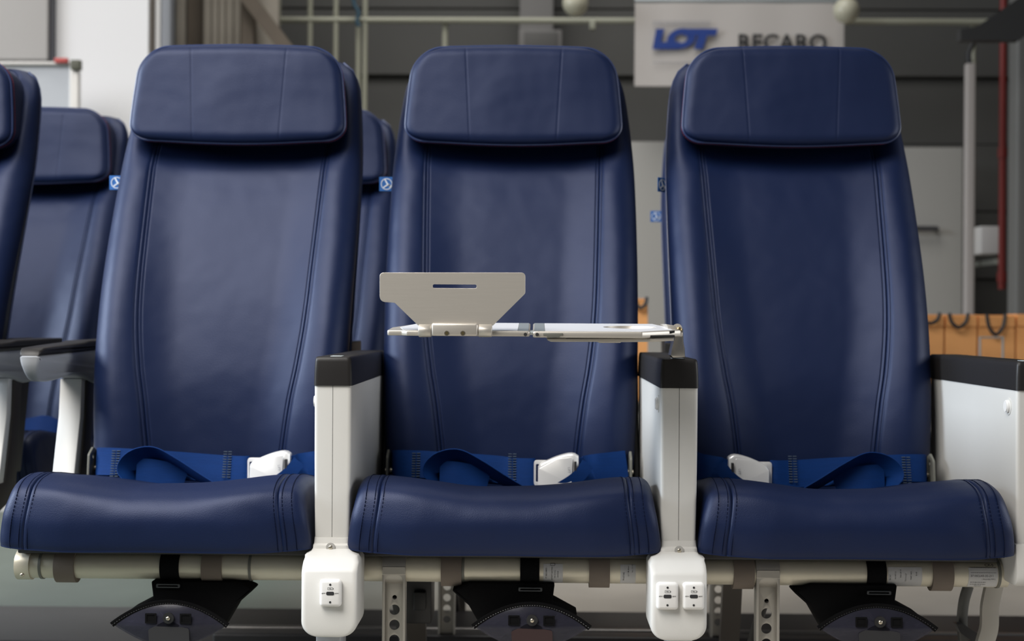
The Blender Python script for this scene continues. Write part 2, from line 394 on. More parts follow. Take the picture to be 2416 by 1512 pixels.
tag(obj('fine_print', b, ink_lt, t, smooth=0), kind='stuff')
# white cabinets against the back wall
cab = mat('pale_cabinet_paint', (.37, .36, .335), .45)
def cabinet(x0, x1, ytop, label, handle):
    Yc = 5.9; q0, q1 = P(x0, ytop, Yc), P(x1, ytop, Yc)
    t = thing('storage_cabinet', label, 'cabinet', ((q0.x + q1.x) / 2, Yc, 0))
    obj('body', B((q0.x, Yc + .02, .03), (q1.x, Yc + .4, q0.z), .004), cab, t)
    xm = (q0.x + q1.x) / 2
    d = obj('door', B((q0.x + .006, Yc, .06), (q1.x - .006, Yc + .018, q0.z - .012), .003), cab, t)
    if handle:
        h0, h1 = P(handle[0], handle[2], Yc), P(handle[1], handle[2], Yc)
        b = bmesh.new(); cyl(b, (h0.x, Yc - .03, h0.z), (h1.x, Yc - .03, h0.z), .011, 12)
        for hx in (h0.x, h1.x): cyl(b, (hx, Yc - .035, h0.z), (hx, Yc + .004, h0.z), .008, 10)
        obj('handle', b, mat('handle_grey', (.08, .08, .085), .4, metal=.5), d)
    obj('plinth', B((q0.x + .01, Yc + .03, 0), (q1.x - .01, Yc + .38, .03)), black_p, t)
cabinet(1440, 1700, 332, 'pale storage cabinet seen between the middle and right seats', None)
cabinet(2010, 2276, 345, 'pale storage cabinet with a dark bar handle right of the right seat', (2140, 2206, 540))
# white pole, cable, red pipe
q = P(2290, 150, 5.5); t = thing('white_pole', 'white upright pole with a black hook on top beside the cabinet', 'pole', (q.x, 5.5, 0))
obj('shaft', B((q.x - .017, 5.49, 0), (q.x + .017, 5.525, q.z), .004), mat('pole_white', (.36, .33, .31), .5), t)
obj('hook', tube(bmesh.new(), cat([(q.x + .0, 5.507, q.z - .01), (q.x - .005, 5.507, q.z + .04), (q.x + .01, 5.507, q.z + .08), (q.x + .012, 5.507, q.z + .115)]), .011), black_p, t)
q = P(2368, 0, 5.6); zt = 3.2; zb = P(0, 668, 5.6).z
t = thing('red_pipe', 'red vertical fire pipe near the right edge', 'pipe', (q.x, 5.6, zb))
redm = mat('fire_red_paint', (.16, .010, .006), .5)
obj('pipe', cyl(bmesh.new(), (q.x, 5.6, zb), (q.x, 5.6, zt), .0135), redm, t)
for py_ in (350, 640): 
    zz = P(0, py_, 5.6).z; obj('coupling', cyl(bmesh.new(), (q.x, 5.6, zz - .02), (q.x, 5.6, zz + .02), .018), redm, t)
obj('wall_clip', B((q.x - .01, 5.6, zb + .1), (q.x + .01, 6.42, zb + .12)), ringm, t)
# dark beam at the upper right
def px_prism(pts, Y, th):
    b = plate([[(P(x, y, Y).x, P(x, y, Y).z) for x, y in pts]], th); bmesh.ops.translate(b, verts=b.verts, vec=(0, Y, 0)); return b
t = thing('wall_bracket', 'dark steel cantilever bracket in the upper right corner', 'bracket', tuple(P(2400, 100, 5.0)))
obj('arm', px_prism([(2262, 72), (2300, 66), (2440, -30), (2800, -60), (2800, 60), (2440, 66), (2400, 98), (2262, 98)], 5.0, .05), mat('bracket_dark', (.028, .028, .028), .5), t)
b = bmesh.new(); q0 = P(2800, 0, 5.0); box(b, (q0.x, 4.9, 1.6), (q0.x + .06, 5.1, 2.2)); obj('mounting_plate', b, ringm, t)
# lighter side post at the right edge
q0, q1 = P(2402, 0, 5.2), P(2440, 0, 5.2)
tag(obj('square_post', B((q0.x, 5.2, 0), (q1.x, 5.3, 3.2), .006), mat('post_grey', (.13, .128, .12), .5)), 'grey square post at the right edge behind the red pipe', 'post')
# radiator/box under the red pipe
q0, q1 = P(2306, 600, 5.7), P(2358, 535, 5.7)
tag(obj('wall_box', B((q0.x, 5.66, q0.z), (q1.x, 5.78, q1.z), .005), panelgrey), 'small pale electrical box between white pole and red pipe', 'box')

# kraft paper bags on a bench
kraft = mat('kraft_paper', (.85, .40, .14), .7, var=.06, vscale=10, bump=.2, scale=30, bdist=.003)
bx0, bx1 = P(1380, 0, 4.3).x, P(2560, 0, 4.3).x; zt = .46
t = thing('side_table', 'low dark table carrying the kraft paper bags', 'table', ((bx0 + bx1) / 2, 4.4, 0))
obj('tabletop', B((bx0, 4.2, zt - .03), (bx1, 4.7, zt), .004), mat('table_dark', (.06, .055, .05), .5), t)
for xx in (bx0 + .05, bx1 - .05):
    for yy in (4.25, 4.65): obj('leg', B((xx - .015, yy - .015, 0), (xx + .015, yy + .015, zt - .03)), black_p, t)
for x0, x1, ytop, lab, hs in ((1440, 1530, 704, 'kraft paper bag seen through the gap beside the tray table', (1512,)),
                              (2040, 2228, 741, 'kraft paper bag directly right of the right seat back', (2195,)),
                              (2229, 2306, 742, 'kraft paper bag with a drooping black handle beside the white pole', (2262,)),
                              (2307, 2396, 743, 'kraft paper bag with the longest black handle loop', (2350,)),
                              (2397, 2520, 741, 'kraft paper bag at the right edge of the picture', ())):
    q0, q1 = P(x0, ytop, 4.3), P(x1, ytop, 4.3)
    t = thing('paper_bag', lab, 'bag', ((q0.x + q1.x) / 2, 4.35, zt), 'kraft paper bags on the side table')
    b = bmesh.new()
    loft(b, [[(q0.x + .002, 4.30, zz + 0), (q1.x - .002, 4.30, zz), (q1.x - .002 , 4.42 - .03 * (k % 2), zz), (q0.x + .002, 4.42 - .03 * (k % 2), zz)] for k, zz in ((0, zt + .001), (2, zt + .12), (1, q0.z))], caps=True)
    obj('body', b, kraft, t, smooth=0)
    obj('fold', B((q0.x + .003, 4.295, q0.z - .035), (q1.x - .003, 4.299, q0.z - .002)), kraft, t)
    for h in hs:
        hw = 22 if x0 > 1600 else 14; dp = 30 if h == 2262 else (46 if h == 2350 else 22)
        pts = cat([tuple(P(h - hw, ytop - 3, 4.285)), tuple(P(h - hw * .75, ytop + dp * .6, 4.28)), tuple(P(h, ytop + dp, 4.275)), tuple(P(h + hw * .75, ytop + dp * .6, 4.28)), tuple(P(h + hw, ytop - 3, 4.285))])
        obj('handle', tube(bmesh.new(), pts, .0055, 8), black_p, t)
# thin wire holder in front of the bags
t = thing('wire_stand', 'thin grey wire stand in front of the kraft bags', 'stand', tuple(P(2338, 835, 4.2)))
b = bmesh.new(); tube(b, [P(2312, 860, 4.22), P(2312, 796, 4.22), P(2366, 796, 4.22), P(2366, 860, 4.22)], .004, 8)
for v in b.verts: v.co.z = max(v.co.z, zt + .002)
obj('wire', b, alu_dark, t)

# ------------------------------------------------------------------ floor rails under the seat rows
rail_m = mat('dark_brown_rail', (.022, .020, .020), .45, var=.1, vscale=6)
def rail(y0, y1, h, name, lab, m_=rail_m, x0=-3, x1=3):
    tag(obj(name, B((x0, y0, 0), (x1, y1, h), .006), m_), lab, 'rail')
rail(3.01, 3.38, .012, 'floor_plinth', 'wide dark plinth lying across the floor behind the seat legs')
rail(2.93, 3.005, .05, 'floor_track', 'black seat track with a lighter top edge running across the floor', rail_m, -.62)
rail(2.985, 3.004, .054, 'track_cover', 'narrow grey metal strip on top of the black seat track', mat('track_grey', (.20, .19, .18), .3, metal=.7), -.62)

# ------------------------------------------------------------------ airline seat
SY = 2.10
def zrel(z): return z + ZC
HWT = smooth_tab([(-.33, .214), (-.24, .219), (-.1, .225), (.1, .229), (.25, .2285), (.33, .225), (.42, .2165), (.46, .209), (.49, .196), (.508, .176), (.516, .152)])
YT = smooth_tab([(-.33, 2.505), (-.24, 2.503), (-.1, 2.52), (.05, 2.565), (.2, 2.63), (.33, 2.695), (.45, 2.752), (.516, 2.785)])
XST = smooth_tab([(-.33, .112), (-.245, .1165), (-.15, .128), (-.08, .140), (0, .1495), (.1, .155), (.33, .1625), (.516, .163)])
def seam_cols(hw, xs, ns=26, ne=18, nc=26):
    """x samples left to right with dense columns round the seams at +-xs"""
    L = []
    half = []
    for k in range(nc + 1): half.append((xs - .011) * k / nc)
    for k in range(1, ns + 1): half.append(xs - .011 + .022 * k / ns)
    for k in range(1, ne + 1):
        t = k / ne; t = math.sin(t * PI / 2) ** .8; half.append(xs + .011 + (hw - xs - .011) * t)
    return [-x for x in half[:0:-1]] + half
def bfront(x, z, hw, xs):
    """depth of the backrest's front surface"""
    y = interp(YT, z); ax = abs(x)
    low = 1 - sstep(-.05, .3, z)
    y -= (.020 + .018 * low) * sstep(xs - .07, xs + .055, ax)          # side bolsters
    y -= .005 * sstep(xs - .002, xs + .014, ax)
    R = .05
    if ax > hw - R:
        q = min(1, (ax - (hw - R)) / R); y += R * (1 - math.sqrt(max(0, 1 - q * q)))
    for o_, d_ in ((0, .0028), (.0055, .0018), (-.0055, .0018)):
        y += d_ * math.exp(-((ax - xs - o_) / .0012) ** 2)
    y += .018 * sstep(.27, .345, z) * (1 - sstep(xs + .01, xs + .05, ax))
    top = sstep(.47, .516, z); y += .03 * (1 - math.sqrt(max(0, 1 - top * top * .98)))
    y += .0022 * noise.noise(Vector((x * 7, z * 5, 3.1))) * (1 - sstep(hw - .06, hw, ax))
    return y
def build_backrest(par):
    b = bmesh.new(); rings = []
    zs = [-.33 + .80 * k / 110 for k in range(111)] + [.47 + .046 * math.sin(PI / 2 * k / 10) for k in range(1, 11)]
    for z in zs:
        hw = interp(HWT, z); xs = min(interp(XST, z), hw - .03)
        xsv = seam_cols(hw, xs)
        fr = [(x, bfront(x, z, hw, xs), zrel(z)) for x in xsv]
        yb = interp(YT, z) + .075 - .03 * sstep(.44, .516, z)
        bk = []
        for k in range(1, 10):
            t = k / 10; x = hw * math.cos(PI * t); x = hw * (1 - 2 * t)
            e = abs(x) / hw; bk.append((x * 1.0, yb - .03 * (1 - math.sqrt(max(0, 1 - e ** 6))), zrel(z)))
        rings.append(fr + bk)
    loft(b, rings)
    o = obj('backrest', b, leather, par, smooth=50)
    # edge piping down both sides
    for s in (-1, 1):
        pts = [(s * (interp(HWT, z) - .001), interp(YT, z) + .032 + .0, zrel(z)) for z in zs[5:-2:3]]
        obj('edge_piping', tube(bmesh.new(), pts, .0022, 8), piping_m, o)
        pts = [(s * (interp(HWT, z) - .0105), interp(YT, z) + .004 - .02 * (1 - sstep(-.05, .3, z)), zrel(z)) for z in zs[5:-12:3]]
    return o
def stitch_line(b, pts, nrm, L=.0036, gap=.0024, r=.0007):
    acc = 0; on = True; i = 0
    for a_, c_ in zip(pts, pts[1:]):
        a_ = Vector(a_); c_ = Vector(c_); d = c_ - a_; ln = d.length
        if ln < 1e-6: continue
        s_ = 0
        while s_ + L < ln + L * .5:
            p = a_ + d * (s_ / ln); q = p + d.normalized() * L
            tube(b, [p, q], r, 4); s_ += L + gap
# cushion
def ctop(x):
    ax = abs(x); return -.2518 + .0140 * sstep(.03, .19, ax) 
def cring(x, inset, hw):
    zt = ctop(x) - inset; zb = -.3435 + .004 * sstep(.15, .23, abs(x)) + inset * .05
    y0 = 2.066 + .012 * sstep(.12, .23, abs(x)) + inset * .7; y1 = 2.52 - inset
    P_ = [(y1, zb + .03), (y0 + .10, zb + .004), (y0 + .016, zb), (y0 + .005, zb + .004), (y0 + .0005, zb + .025), (y0, zb + .050), (y0 + .009, zt - .022), (y0 + .026, zt - .0085),
          (y0 + .055, zt - .0015), (y0 + .10, zt), (y0 + .20, zt - .013), (y0 + .33, zt - .030), (y1 - .02, zt - .040), (y1, zt - .05)]
    return cat(P_, 6)
def cxs(x, z):   # narrower towards the top
    return x * (1.006 - .045 * sstep(-.34, -.25, z))
def build_cushion(par):
    b = bmesh.new(); hw = .2295; r = .02; rings = []
    cols = []
    base = [-.2095 + .419 * k / 60 for k in range(61)]
    fine = [s * (.190 + o_ * .0011) for s in (-1, 1) for o_ in range(-9, 10)]
    cols = sorted(set([round(c, 5) for c in base if abs(abs(c) - .190) > .0105] + [round(c, 5) for c in fine]))
    ends = [(hw - r + r * math.sin(a), r * (1 - math.cos(a))) for a in [PI / 2 * k / 8 for k in range(1, 9)]]
    allc = [(-x, i) for x, i in ends[::-1]] + [(x, 0) for x in cols] + ends
    for x, ins in allc:
        ax = abs(x)
        g = .0026 * math.exp(-((ax - .190) / .0016) ** 2) + .0012 * math.exp(-((ax - .2065) / .002) ** 2)
        rg = cring(x, ins + g, hw); ring = []
        for (y, z) in rg:
            w_ = .0016 * noise.noise(Vector((x * 11, y * 6, z * 9 + 2))) + .0035 * max(0, noise.noise(Vector((x * 9 + z * 16, z * 4, 7)))) * sstep(.10, .19, ax) * (1 if y < 2.1 else 0)
            ring.append((cxs(x, z), y + w_, zrel(z + w_)))
        rings.append(ring)
    loft(b, rings); o = obj('seat_cushion', b, leather, par, smooth=60)
    st = bmesh.new()
    for sx in (-1, 1):
        for off in (.1835, .1965, .2105):
            rg = cring(sx * off, -.0004, hw)
            pts = [(cxs(sx * off, z), y, zrel(z)) for y, z in rg[13:62:1]]
            stitch_line(st, pts, None)
    s_ = obj('stitching', st, stitch_m, o, smooth=0); s_['kind'] = 'stuff'
    return o
# headrest
def build_headrest(par):
    b = bmesh.new(); z0, z1 = .330, .508; HB = .2025; HT = .186; yf = 2.628; zs = []
    n = 46
    for k in range(n + 1): t = k / n; zs.append(z0 + (z1 - z0) * (.5 - .5 * math.cos(PI * t)) )
    rows = []
    def H(z):
        t = (z - z0) / (z1 - z0); h = HB + (HT - HB) * t ** 1.6
        rb, rt = .036, .052
        if z < z0 + rb: q = (z0 + rb - z) / rb; h -= rb * (1 - math.sqrt(max(0, 1 - q * q)))
        if z > z1 - rt: q = (z - z1 + rt) / rt; h -= rt * (1 - math.sqrt(max(0, 1 - q * q)))
        return h
    for z in zs:
        h = H(z); xs = .080 + .010 * (z - z0) / (z1 - z0); row = []
        for x in seam_cols(h, xs, 12, 16, 14):
            r = .018; ax = abs(x)
            a_ = max(0, ax - (h - r)) / r; c_ = max(0, max(z0 + r - z, z - z1 + r)) / r
            q = min(1, math.sqrt(a_ * a_ + c_ * c_)); y = yf + (z - z0) * .16 + r * .8 * (1 - math.sqrt(1 - q * q * .97))
            y += .006 * (x / HB) ** 2 + .0007 * math.exp(-((ax - xs) / .0010) ** 2)
            y += .003 * noise.noise(Vector((x * 10, z * 8, 9.3)))
            zz = z + .006 * (1 - (x / HB) ** 2) * ((z - z0) / (z1 - z0)) - .004 * ((x / HB) ** 2) * 0
            if z < z0 + .03: zz -= .0 + .004 * math.cos(x * 14) * (1 - (z - z0) / .03)
            row.append(Vector((x, y, zrel(zz))))
        rows.append(row)
    V = [[b.verts.new(p) for p in r] for r in rows]
    for a_, c_ in zip(V, V[1:]):
        for k in range(len(a_) - 1): b.faces.new((a_[k], a_[k + 1], c_[k + 1], c_[k]))
    loop = V[0] + [r[-1] for r in V[1:-1]] + V[-1][::-1] + [r[0] for r in V[-2:0:-1]]
    pts = [v.co.copy() for v in loop]
    # back wall of the pillow
    cen = Vector((0, 0, zrel((z0 + z1) / 2)))
    o = obj('headrest', b, leather, par, smooth=60)
    s_ = bmesh.new(); rings = []
    for dy, k in ((0, .995), (.012, 1.0), (.03, .995), (.05, .985), (.100, .96)):
        rings.append([Vector((p.x * k, p.y + dy + .0, cen.z + (p.z - cen.z) * k)) for p in pts])
    loft(s_, rings, caps=False); s_.faces.new([v for v in s_.verts][-len(pts):])
    obj('headrest_side', s_, skirt_m, o, smooth=60)
    cl = [Vector((p.x * .998, p.y + .001, p.z)) for p in pts]
    # resample
    def resample(q, n):
        L = [0]
        for i in range(len(q)): L.append(L[-1] + (q[(i + 1) % len(q)] - q[i]).length)
        out = []; j = 0
        for k in range(n):
            s0 = L[-1] * k / n
            while L[j + 1] < s0: j += 1
            t = (s0 - L[j]) / max(1e-9, L[j + 1] - L[j]); out.append(q[j].lerp(q[(j + 1) % len(q)], t))
        return out
    rs = resample(cl, 200)
    obj('piping', tube(bmesh.new(), rs, .0024, 8, closed=True), piping_m, o)
    rr = [Vector((p.x * 1.004, p.y + .013, cen.z + (p.z - cen.z) * 1.01)) for p in rs]
    rb_ = bmesh.new()
    for k in range(0, 200):
        if True: tube(rb_, [rr[k], rr[k].lerp(rr[(k + 1) % 200], .62)], .0010, 4)
    x_ = obj('red_stitching', rb_, red_m, o, smooth=0); x_['kind'] = 'stuff'; x_['label'] = 'dark red stitched seam'
    return o
def build_tag(par, turn):
    x0 = -.2275; zc = .2575; yc = 2.70
    M = Matrix.Translation((x0, yc, zrel(zc))) @ Matrix.Rotation(turn, 4, 'Z')
    b = B((-.027, -.0006, -.0135), (.004, .0006, .0135), .0003, 1, M); o = obj('fabric_tag', b, tag_b, par); o['label'] = 'small blue fabric tag with a white bird emblem'
    e = bmesh.new(); c0 = (-.013, 0)
    Q = XZ.copy()
    join(e, plate([circ(c0[0], c0[1], .0108, 28), circ(c0[0], c0[1], .0096, 28)], .0004))
    join(e, plate([[(-.0125, -.001), (-.0175, .0088), (-.0155, .0096), (-.0105, .001), (-.004, -.003), (-.005, -.005), (-.011, -.0025), (-.0185, -.0075), (-.0195, -.0058)]], .0004))
    join(e, plate([[(-.0120, -.001), (-.0050, -.0015), (-.0065, -.0075), (-.0085, -.0035)]], .0004))
    e.transform(M @ Matrix.Translation((0, -.0010, 0))); obj('emblem', e, tag_w, o, smooth=0)
def build_seat(label, turn):
    t = thing('airline_seat', label, 'seat', (0, SY, 0), 'navy leather airline seats')
    build_backrest(t); build_cushion(t); build_headrest(t)
    for s in (-1, 1):
        b = B((s * .222 - .004, 2.50, zrel(-.30)), (s * .222 + .006, 2.64, zrel(-.04)), .003)
        for v in b.verts: v.co.y += (v.co.z - zrel(-.30)) * .25
        obj('hinge_cover', b, black_p, t)
    b = bmesh.new(); box(b, (-.222, 2.14, zrel(-.357)), (.222, 2.50, zrel(-.335)), .003); obj('seat_pan', b, black_p, t)
    b = bmesh.new(); rings = []
    for z in [-.30 + .78 * k / 20 for k in range(21)]:
        hw = interp(HWT, z) - .012; y = interp(YT, z) + .068
        rings.append([(-hw, y, zrel(z)), (hw, y, zrel(z)), (hw - .01, y + .02, zrel(z)), (-hw + .01, y + .02, zrel(z))])
    loft(b, rings); obj('back_shell', b, grey_p, t)
    return t
seatA = build_seat('navy leather airline seat with headrest, leftmost of the three in front', 0)
tagless = seatA
CEN = (-.515, 0.0, .516)
seatA.location = (CEN[0], SY, 0)
seatB = dup(seatA, (CEN[1], SY, 0), 'navy leather airline seat in the middle, behind the tray table')
seatC = dup(seatA, (CEN[2], SY, 0), 'navy leather airline seat on the right, beside the white end console')
# build_tag works in seat-local metres: shift afterwards
def add_tag(seat, turn):
    keep = seat.location.copy(); seat.location = (0, SY, 0)
    build_tag(seat, turn); seat.location = keep
add_tag(seatA, 0); add_tag(seatB, 0); add_tag(seatC, .9)
PITCH = .80
s1 = dup(seatA, (-1.185, SY + .12, 0), 'navy seat cut off by the left edge, level with the front row', skip=('fabric_tag',))
r1 = dup(seatA, (-1.20, SY + PITCH, 0), 'darker navy seat in the second row at far left, behind the armrests', skip=('fabric_tag',))
r2 = dup(seatA, (-.525, SY + PITCH, 0), 'navy seat in the second row, seen between left and middle front seats', skip=('fabric_tag',))
r3 = dup(seatA, (.578, SY + PITCH, 0), 'navy seat in the second row, seen between middle and right front seats', skip=('fabric_tag',))
add_tag(r3, 0)

# ------------------------------------------------------------------ consoles
def usb(par, cx, cz, y):
    o = obj('power_socket', B((cx - .0157, y - .010, cz - .0195), (cx + .0157, y + .002, cz + .0195), .005, 4), socket_p, par)
    b = bmesh.new(); yy = y - .0101
    for dz in (.0125, -.0125): disc(b, (cx, yy, cz + dz), (0, 1, 0), .0016, .0006, 16)
    p = plate([rrect(cx, cz, .0115, .0052, .0025)], .0006); bmesh.ops.translate(p, verts=p.verts, vec=(0, yy, 0)); join(b, p)
    obj('port', b, ink, o, smooth=0)
    e = bmesh.new()
    p = plate([rrect(cx, cz + .0068, .0078, .0034, .0006), rrect(cx, cz + .0068, .0072, .0028, .0004)], .0003); join(e, p)
    join(e, plate([[(cx + .0040, cz + .0060), (cx + .0047, cz + .0060), (cx + .0047, cz + .0076), (cx + .0040, cz + .0076)]], .0003))
    join(e, plate([[(cx - .0028, cz + .0070), (cx + .0006, cz + .0074), (cx + .0000, cz + .0069), (cx + .0028, cz + .0066), (cx - .0006, cz + .0062), (cx, cz + .0067)]], .0003))
    bmesh.ops.translate(e, verts=e.verts, vec=(0, yy, 0))
    join(e, text('60W', .0026, front(cx - .0095, yy, cz), .0001)); join(e, text('60W', .0026, front(cx + .0095, yy, cz), .0001))
    obj('marking', e, ink, o, smooth=0)
def console(cx, label, n, button_side=-1, w=.055):
    t = thing('seat_console', label, 'console', (cx, 2.10, 0), 'white consoles between the seats')
    h = w / 2; y0, y1 = 2.10, 2.56; zc0, zc1, zb = zrel(-.098), zrel(-.0555), zrel(-.3225)
    # body: two half shells meeting at the front joint
    prof = roundpoly([(-h, y0), (h, y0), (h, y1), (-h, y1)], [.006, .006, .01, .01], 5)
    b = bmesh.new()
    rings = []
    for z, k in ((zb, .93), (zb + .05, .965), (zc0 - .10, .99), (zc0, 1.0)):
        rings.append([(cx + p[0] * k, y0 + (p[1] - y0) * (1 if z > zb + .04 else .98), z) for p in prof])
    loft(b, rings); obj('body', b, white_p, t, smooth=35)
    g = B((cx - .0003, y0 - .0002, zb + .001), (cx + .0003, y0 + .004, zc0)); obj('front_joint', g, dark_gap, t)
    # cap
    prof = roundpoly([(-h - .001, y0 - .002), (h + .001, y0 - .002), (h + .001, y1 + .02), (-h - .001, y1 + .02)], [.007, .007, .02, .02], 5)
    b = bmesh.new(); rings = []
    for z, k in ((zc0, 1.0), (zc0 + .02, .985), (zc1 - .007, .955), (zc1 - .002, .93), (zc1, .87)):
        ins = (1 - k) * h
        rings.append([(cx + p[0] * k, p[1] + (ins if p[1] < y0 + .02 else (-ins if p[1] > y1 else 0)), z) for p in prof])
    loft(b, rings); cap = obj('cap', b, cap_p, t, smooth=50)
    s_ = -1 if cx > 0 else 1       # side that faces the picture centre
    g = bmesh.new(); xs_ = cx + s_ * (h * .985)
    box(g, (xs_ - .0006, y0 + .09, zc0 + .0235), (xs_ + .0006, y1 - .03, zc0 + .0243))
    box(g, (xs_ - .0010, y0 + .09, zc0), (xs_ + .0006, y0 + .0906, zc0 + .024))
    box(g, (cx - h * .9, y0 + .11, zc1 - .0002), (cx + h * .9, y0 + .1108, zc1 + .0003)); box(g, (cx - h * .9, y1 - .05, zc1 - .0002), (cx + h * .9, y1 - .0492, zc1 + .0003))
    obj('lid_joint', g, mat('lid_gap', (.008, .008, .008), .8) if 'lid_gap' not in MATS else MATS['lid_gap'], cap, smooth=0)
    obj('inlay', B((cx - .008, y0 + .028, zc1 - .0005), (cx + .009, y0 + .055, zc1 + .0006), .0003, 1), mat('pale_inlay', (.55, .6, .6), .4) if 'pale_inlay' not in MATS else MATS['pale_inlay'], cap)
    # recline button, on the side that faces left
    zbn = zrel(-.123); xb = cx - h * .995
    b = bmesh.new(); disc(b, (xb, y0 + .035 if n else y0 + .035, zbn), (1, 0, 0), .0135, .002, 28, .0006); bz = obj('button_bezel', b, white_p, t)
    b = bmesh.new(); disc(b, (xb - .002, y0 + .035, zbn), (1, 0, 0), .0095, .007, 28, .0015); obj('button', b, socket_p, bz)
    # lower shroud
    if n:
        hw = .0405; yf = 2.035; dcx = (.0055 if n == 1 else -.0052)
        b = bmesh.new(); rings = []
        zz0 = zrel(-.4555)
        prof2 = [(zb, h * .95, 2.098), (zb - .008, h * .97, 2.096), (zb - .010, h * .98, 2.089), (zb - .0145, h * 1.0, 2.088), (zb - .018, h * 1.1, 2.078), (zb - .021, h * 1.4, 2.066), (zb - .0235, hw - .002, 2.058), (zb - .028, hw, 2.050), (zb - .034, hw, 2.041), (zb - .041, hw, yf)]
        R = .022
        lows = []
        for k in range(0, 9):
            a = PI / 2 * k / 8; lows.append((zz0 + R - R * math.sin(a), hw - R * (1 - math.cos(a)), yf + .002 * (1 - math.cos(a))))
        for z, ww, yy in prof2 + lows:
            r_ = min(.008, ww * .4); yb_ = 2.122
            pr = roundpoly([(-ww, yy), (ww, yy), (ww, yb_), (-ww, yb_)], [r_, r_, .004, .004], 5)
            kk = sstep(-(zb - .012), -(zb - .028), -z) * dcx; rings.append([(cx + kk + p[0], p[1], z) for p in pr])
        loft(b, rings); sh = obj('lower_shroud', b, white_p, t, smooth=50)
        b = bmesh.new(); disc(b, (cx + .0, 2.0878, zb - .0125), (0, 1, 0), .0068, .0020, 24, .0004); sc = obj('screw_recess', b, mat('recess', (.38, .37, .35), .4) if 'recess' not in MATS else MATS['recess'], sh)
        b = bmesh.new(); sphere(b, (cx, 2.0868, zb - .0125), .0034, 1, .5, 1, 14); obj('screw', b, steel, sh)
        for px_, py_ in (((779, 1400),) if n == 1 else ((1575, 1407), (1637, 1407))):
            q = P(px_, py_, yf - .010); usb(sh, q.x, q.z, yf)
        b = B((cx - .018, 2.07, zrel(-.52)), (cx + .018, 2.13, zz0 + .004), .002); obj('duct', b, grey_p, t)
    else:
        b = bmesh.new()
        pr = roundpoly([(2.085, zrel(-.385)), (2.30, zrel(-.385)), (2.36, zb), (2.095, zb)], [.02, .03, .0, .0], 5)
        b = plate([pr], .05, .003, Matrix(((0, 0, 1, cx - .004), (1, 0, 0, 0), (0, 1, 0, 0), (0, 0, 0, 1))))
        obj('lower_shroud', b, white_p, t)
    return t
console(-.2545, 'white console with one charging port between left and middle seats', 1)
console(.2568, 'white console with two charging ports carrying the tray table, right of the middle seat', 2)
console(.7775, 'white end console cut off by the right edge', 0)

# slim folding armrests on the left
def armrest(cx, dy, label):
    t = thing('folding_armrest', label, 'armrest', (cx, 2.6 + dy, zrel(-.28)), 'slim folding armrests at the left')
    yf, yb_ = 2.36 + dy, 2.86 + dy; h = .024
    # side profile (y,z)
    up = [(yf + .004, -.064), (yf + .10, -.062), (yb_ - .14, -.0575), (yb_, -.056)]
    prof = cat([(yf, -.066), (yf + .003, -.082), (yf + .012, -.097), (yf + .03, -.107), (yf + .07, -.109), (yf + .15, -.104), (yf + .22, -.110), (yf + .28, -.122), (yf + .34, -.122), (yb_, -.115)], 5)
    loop = [(y, zrel(z)) for y, z in prof] + [(y, zrel(z)) for y, z in up[::-1]]
    M = Matrix(((0, 0, 1, cx), (1, 0, 0, 0), (0, 1, 0, 0), (0, 0, 0, 1)))
    b = plate([loop], h * 2, .007, M)
    for v in b.verts:      # narrower nose
        k = sstep(yf - .01, yf + .05, v.co.y); kz = (1 - sstep(-.112, -.066, v.co.z - ZC)) * (1 - sstep(yf + .03, yf + .16, v.co.y))
        v.co.x = cx + (v.co.x - cx) * (.66 + .34 * k) * (1 - .55 * kz)
    obj('body', b, grey_p, t, smooth=50)
    pad = [(yf + .003, -.064), (yf + .006, -.056), (yf + .02, -.051), (yf + .10, -.0485), (yf + .22, -.045), (yf + .25, -.042), (yb_, -.041), (yb_, -.057), (yb_ - .14, -.0585), (yf + .1, -.063)]
    b = plate([[(y, zrel(z)) for y, z in pad]], h * 2 + .001, .004, M)
    for v in b.verts:
        k = sstep(yf - .01, yf + .05, v.co.y); v.co.x = cx + (v.co.x - cx) * (.66 + .34 * k)
    obj('pad', b, cap_p, t, smooth=50)
    # support post, curved, aluminium front with dark side
    pts = [(2.585, -.112), (2.605, -.112), (2.60, -.18), (2.585, -.235), (2.565, -.30), (2.54, -.30), (2.56, -.235), (2.577, -.18)]
    b = plate([[(y + dy, zrel(z)) for y, z in pts]], .040, .002, M); b.transform(Matrix.Translation((-.003, 0, 0))); obj('post', b, mat('post_alu', (.80, .80, .78), .35, metal=.2) if 'post_alu' not in MATS else MATS['post_alu'], t)
    pts = [(2.606, -.112), (2.65, -.112), (2.64, -.2), (2.62, -.33), (2.50, -.36), (2.50, -.30), (2.567, -.30), (2.587, -.235), (2.602, -.18)]
    b = plate([[(y + dy, zrel(z)) for y, z in pts]], .038, .002, M); obj('hinge_arm', b, mat('hinge_brown', (.035, .03, .026), .5) if 'hinge_brown' not in MATS else MATS['hinge_brown'], t)
armrest(-.80, 0, 'grey folding armrest with black pad beside the left seat')
armrest(-.935, .0, 'grey folding armrest cut off by the left edge')
# white bracket behind the far-left seat
q = P(6, 740, 2.95); 
b = px_prism([(-30, 715), (20, 715), (18, 745), (2, 775), (-30, 775)], 2.98, .02); tag(obj('seat_bracket', b, grey_p), 'small pale bracket at the left edge beside the cut off seat', 'bracket')

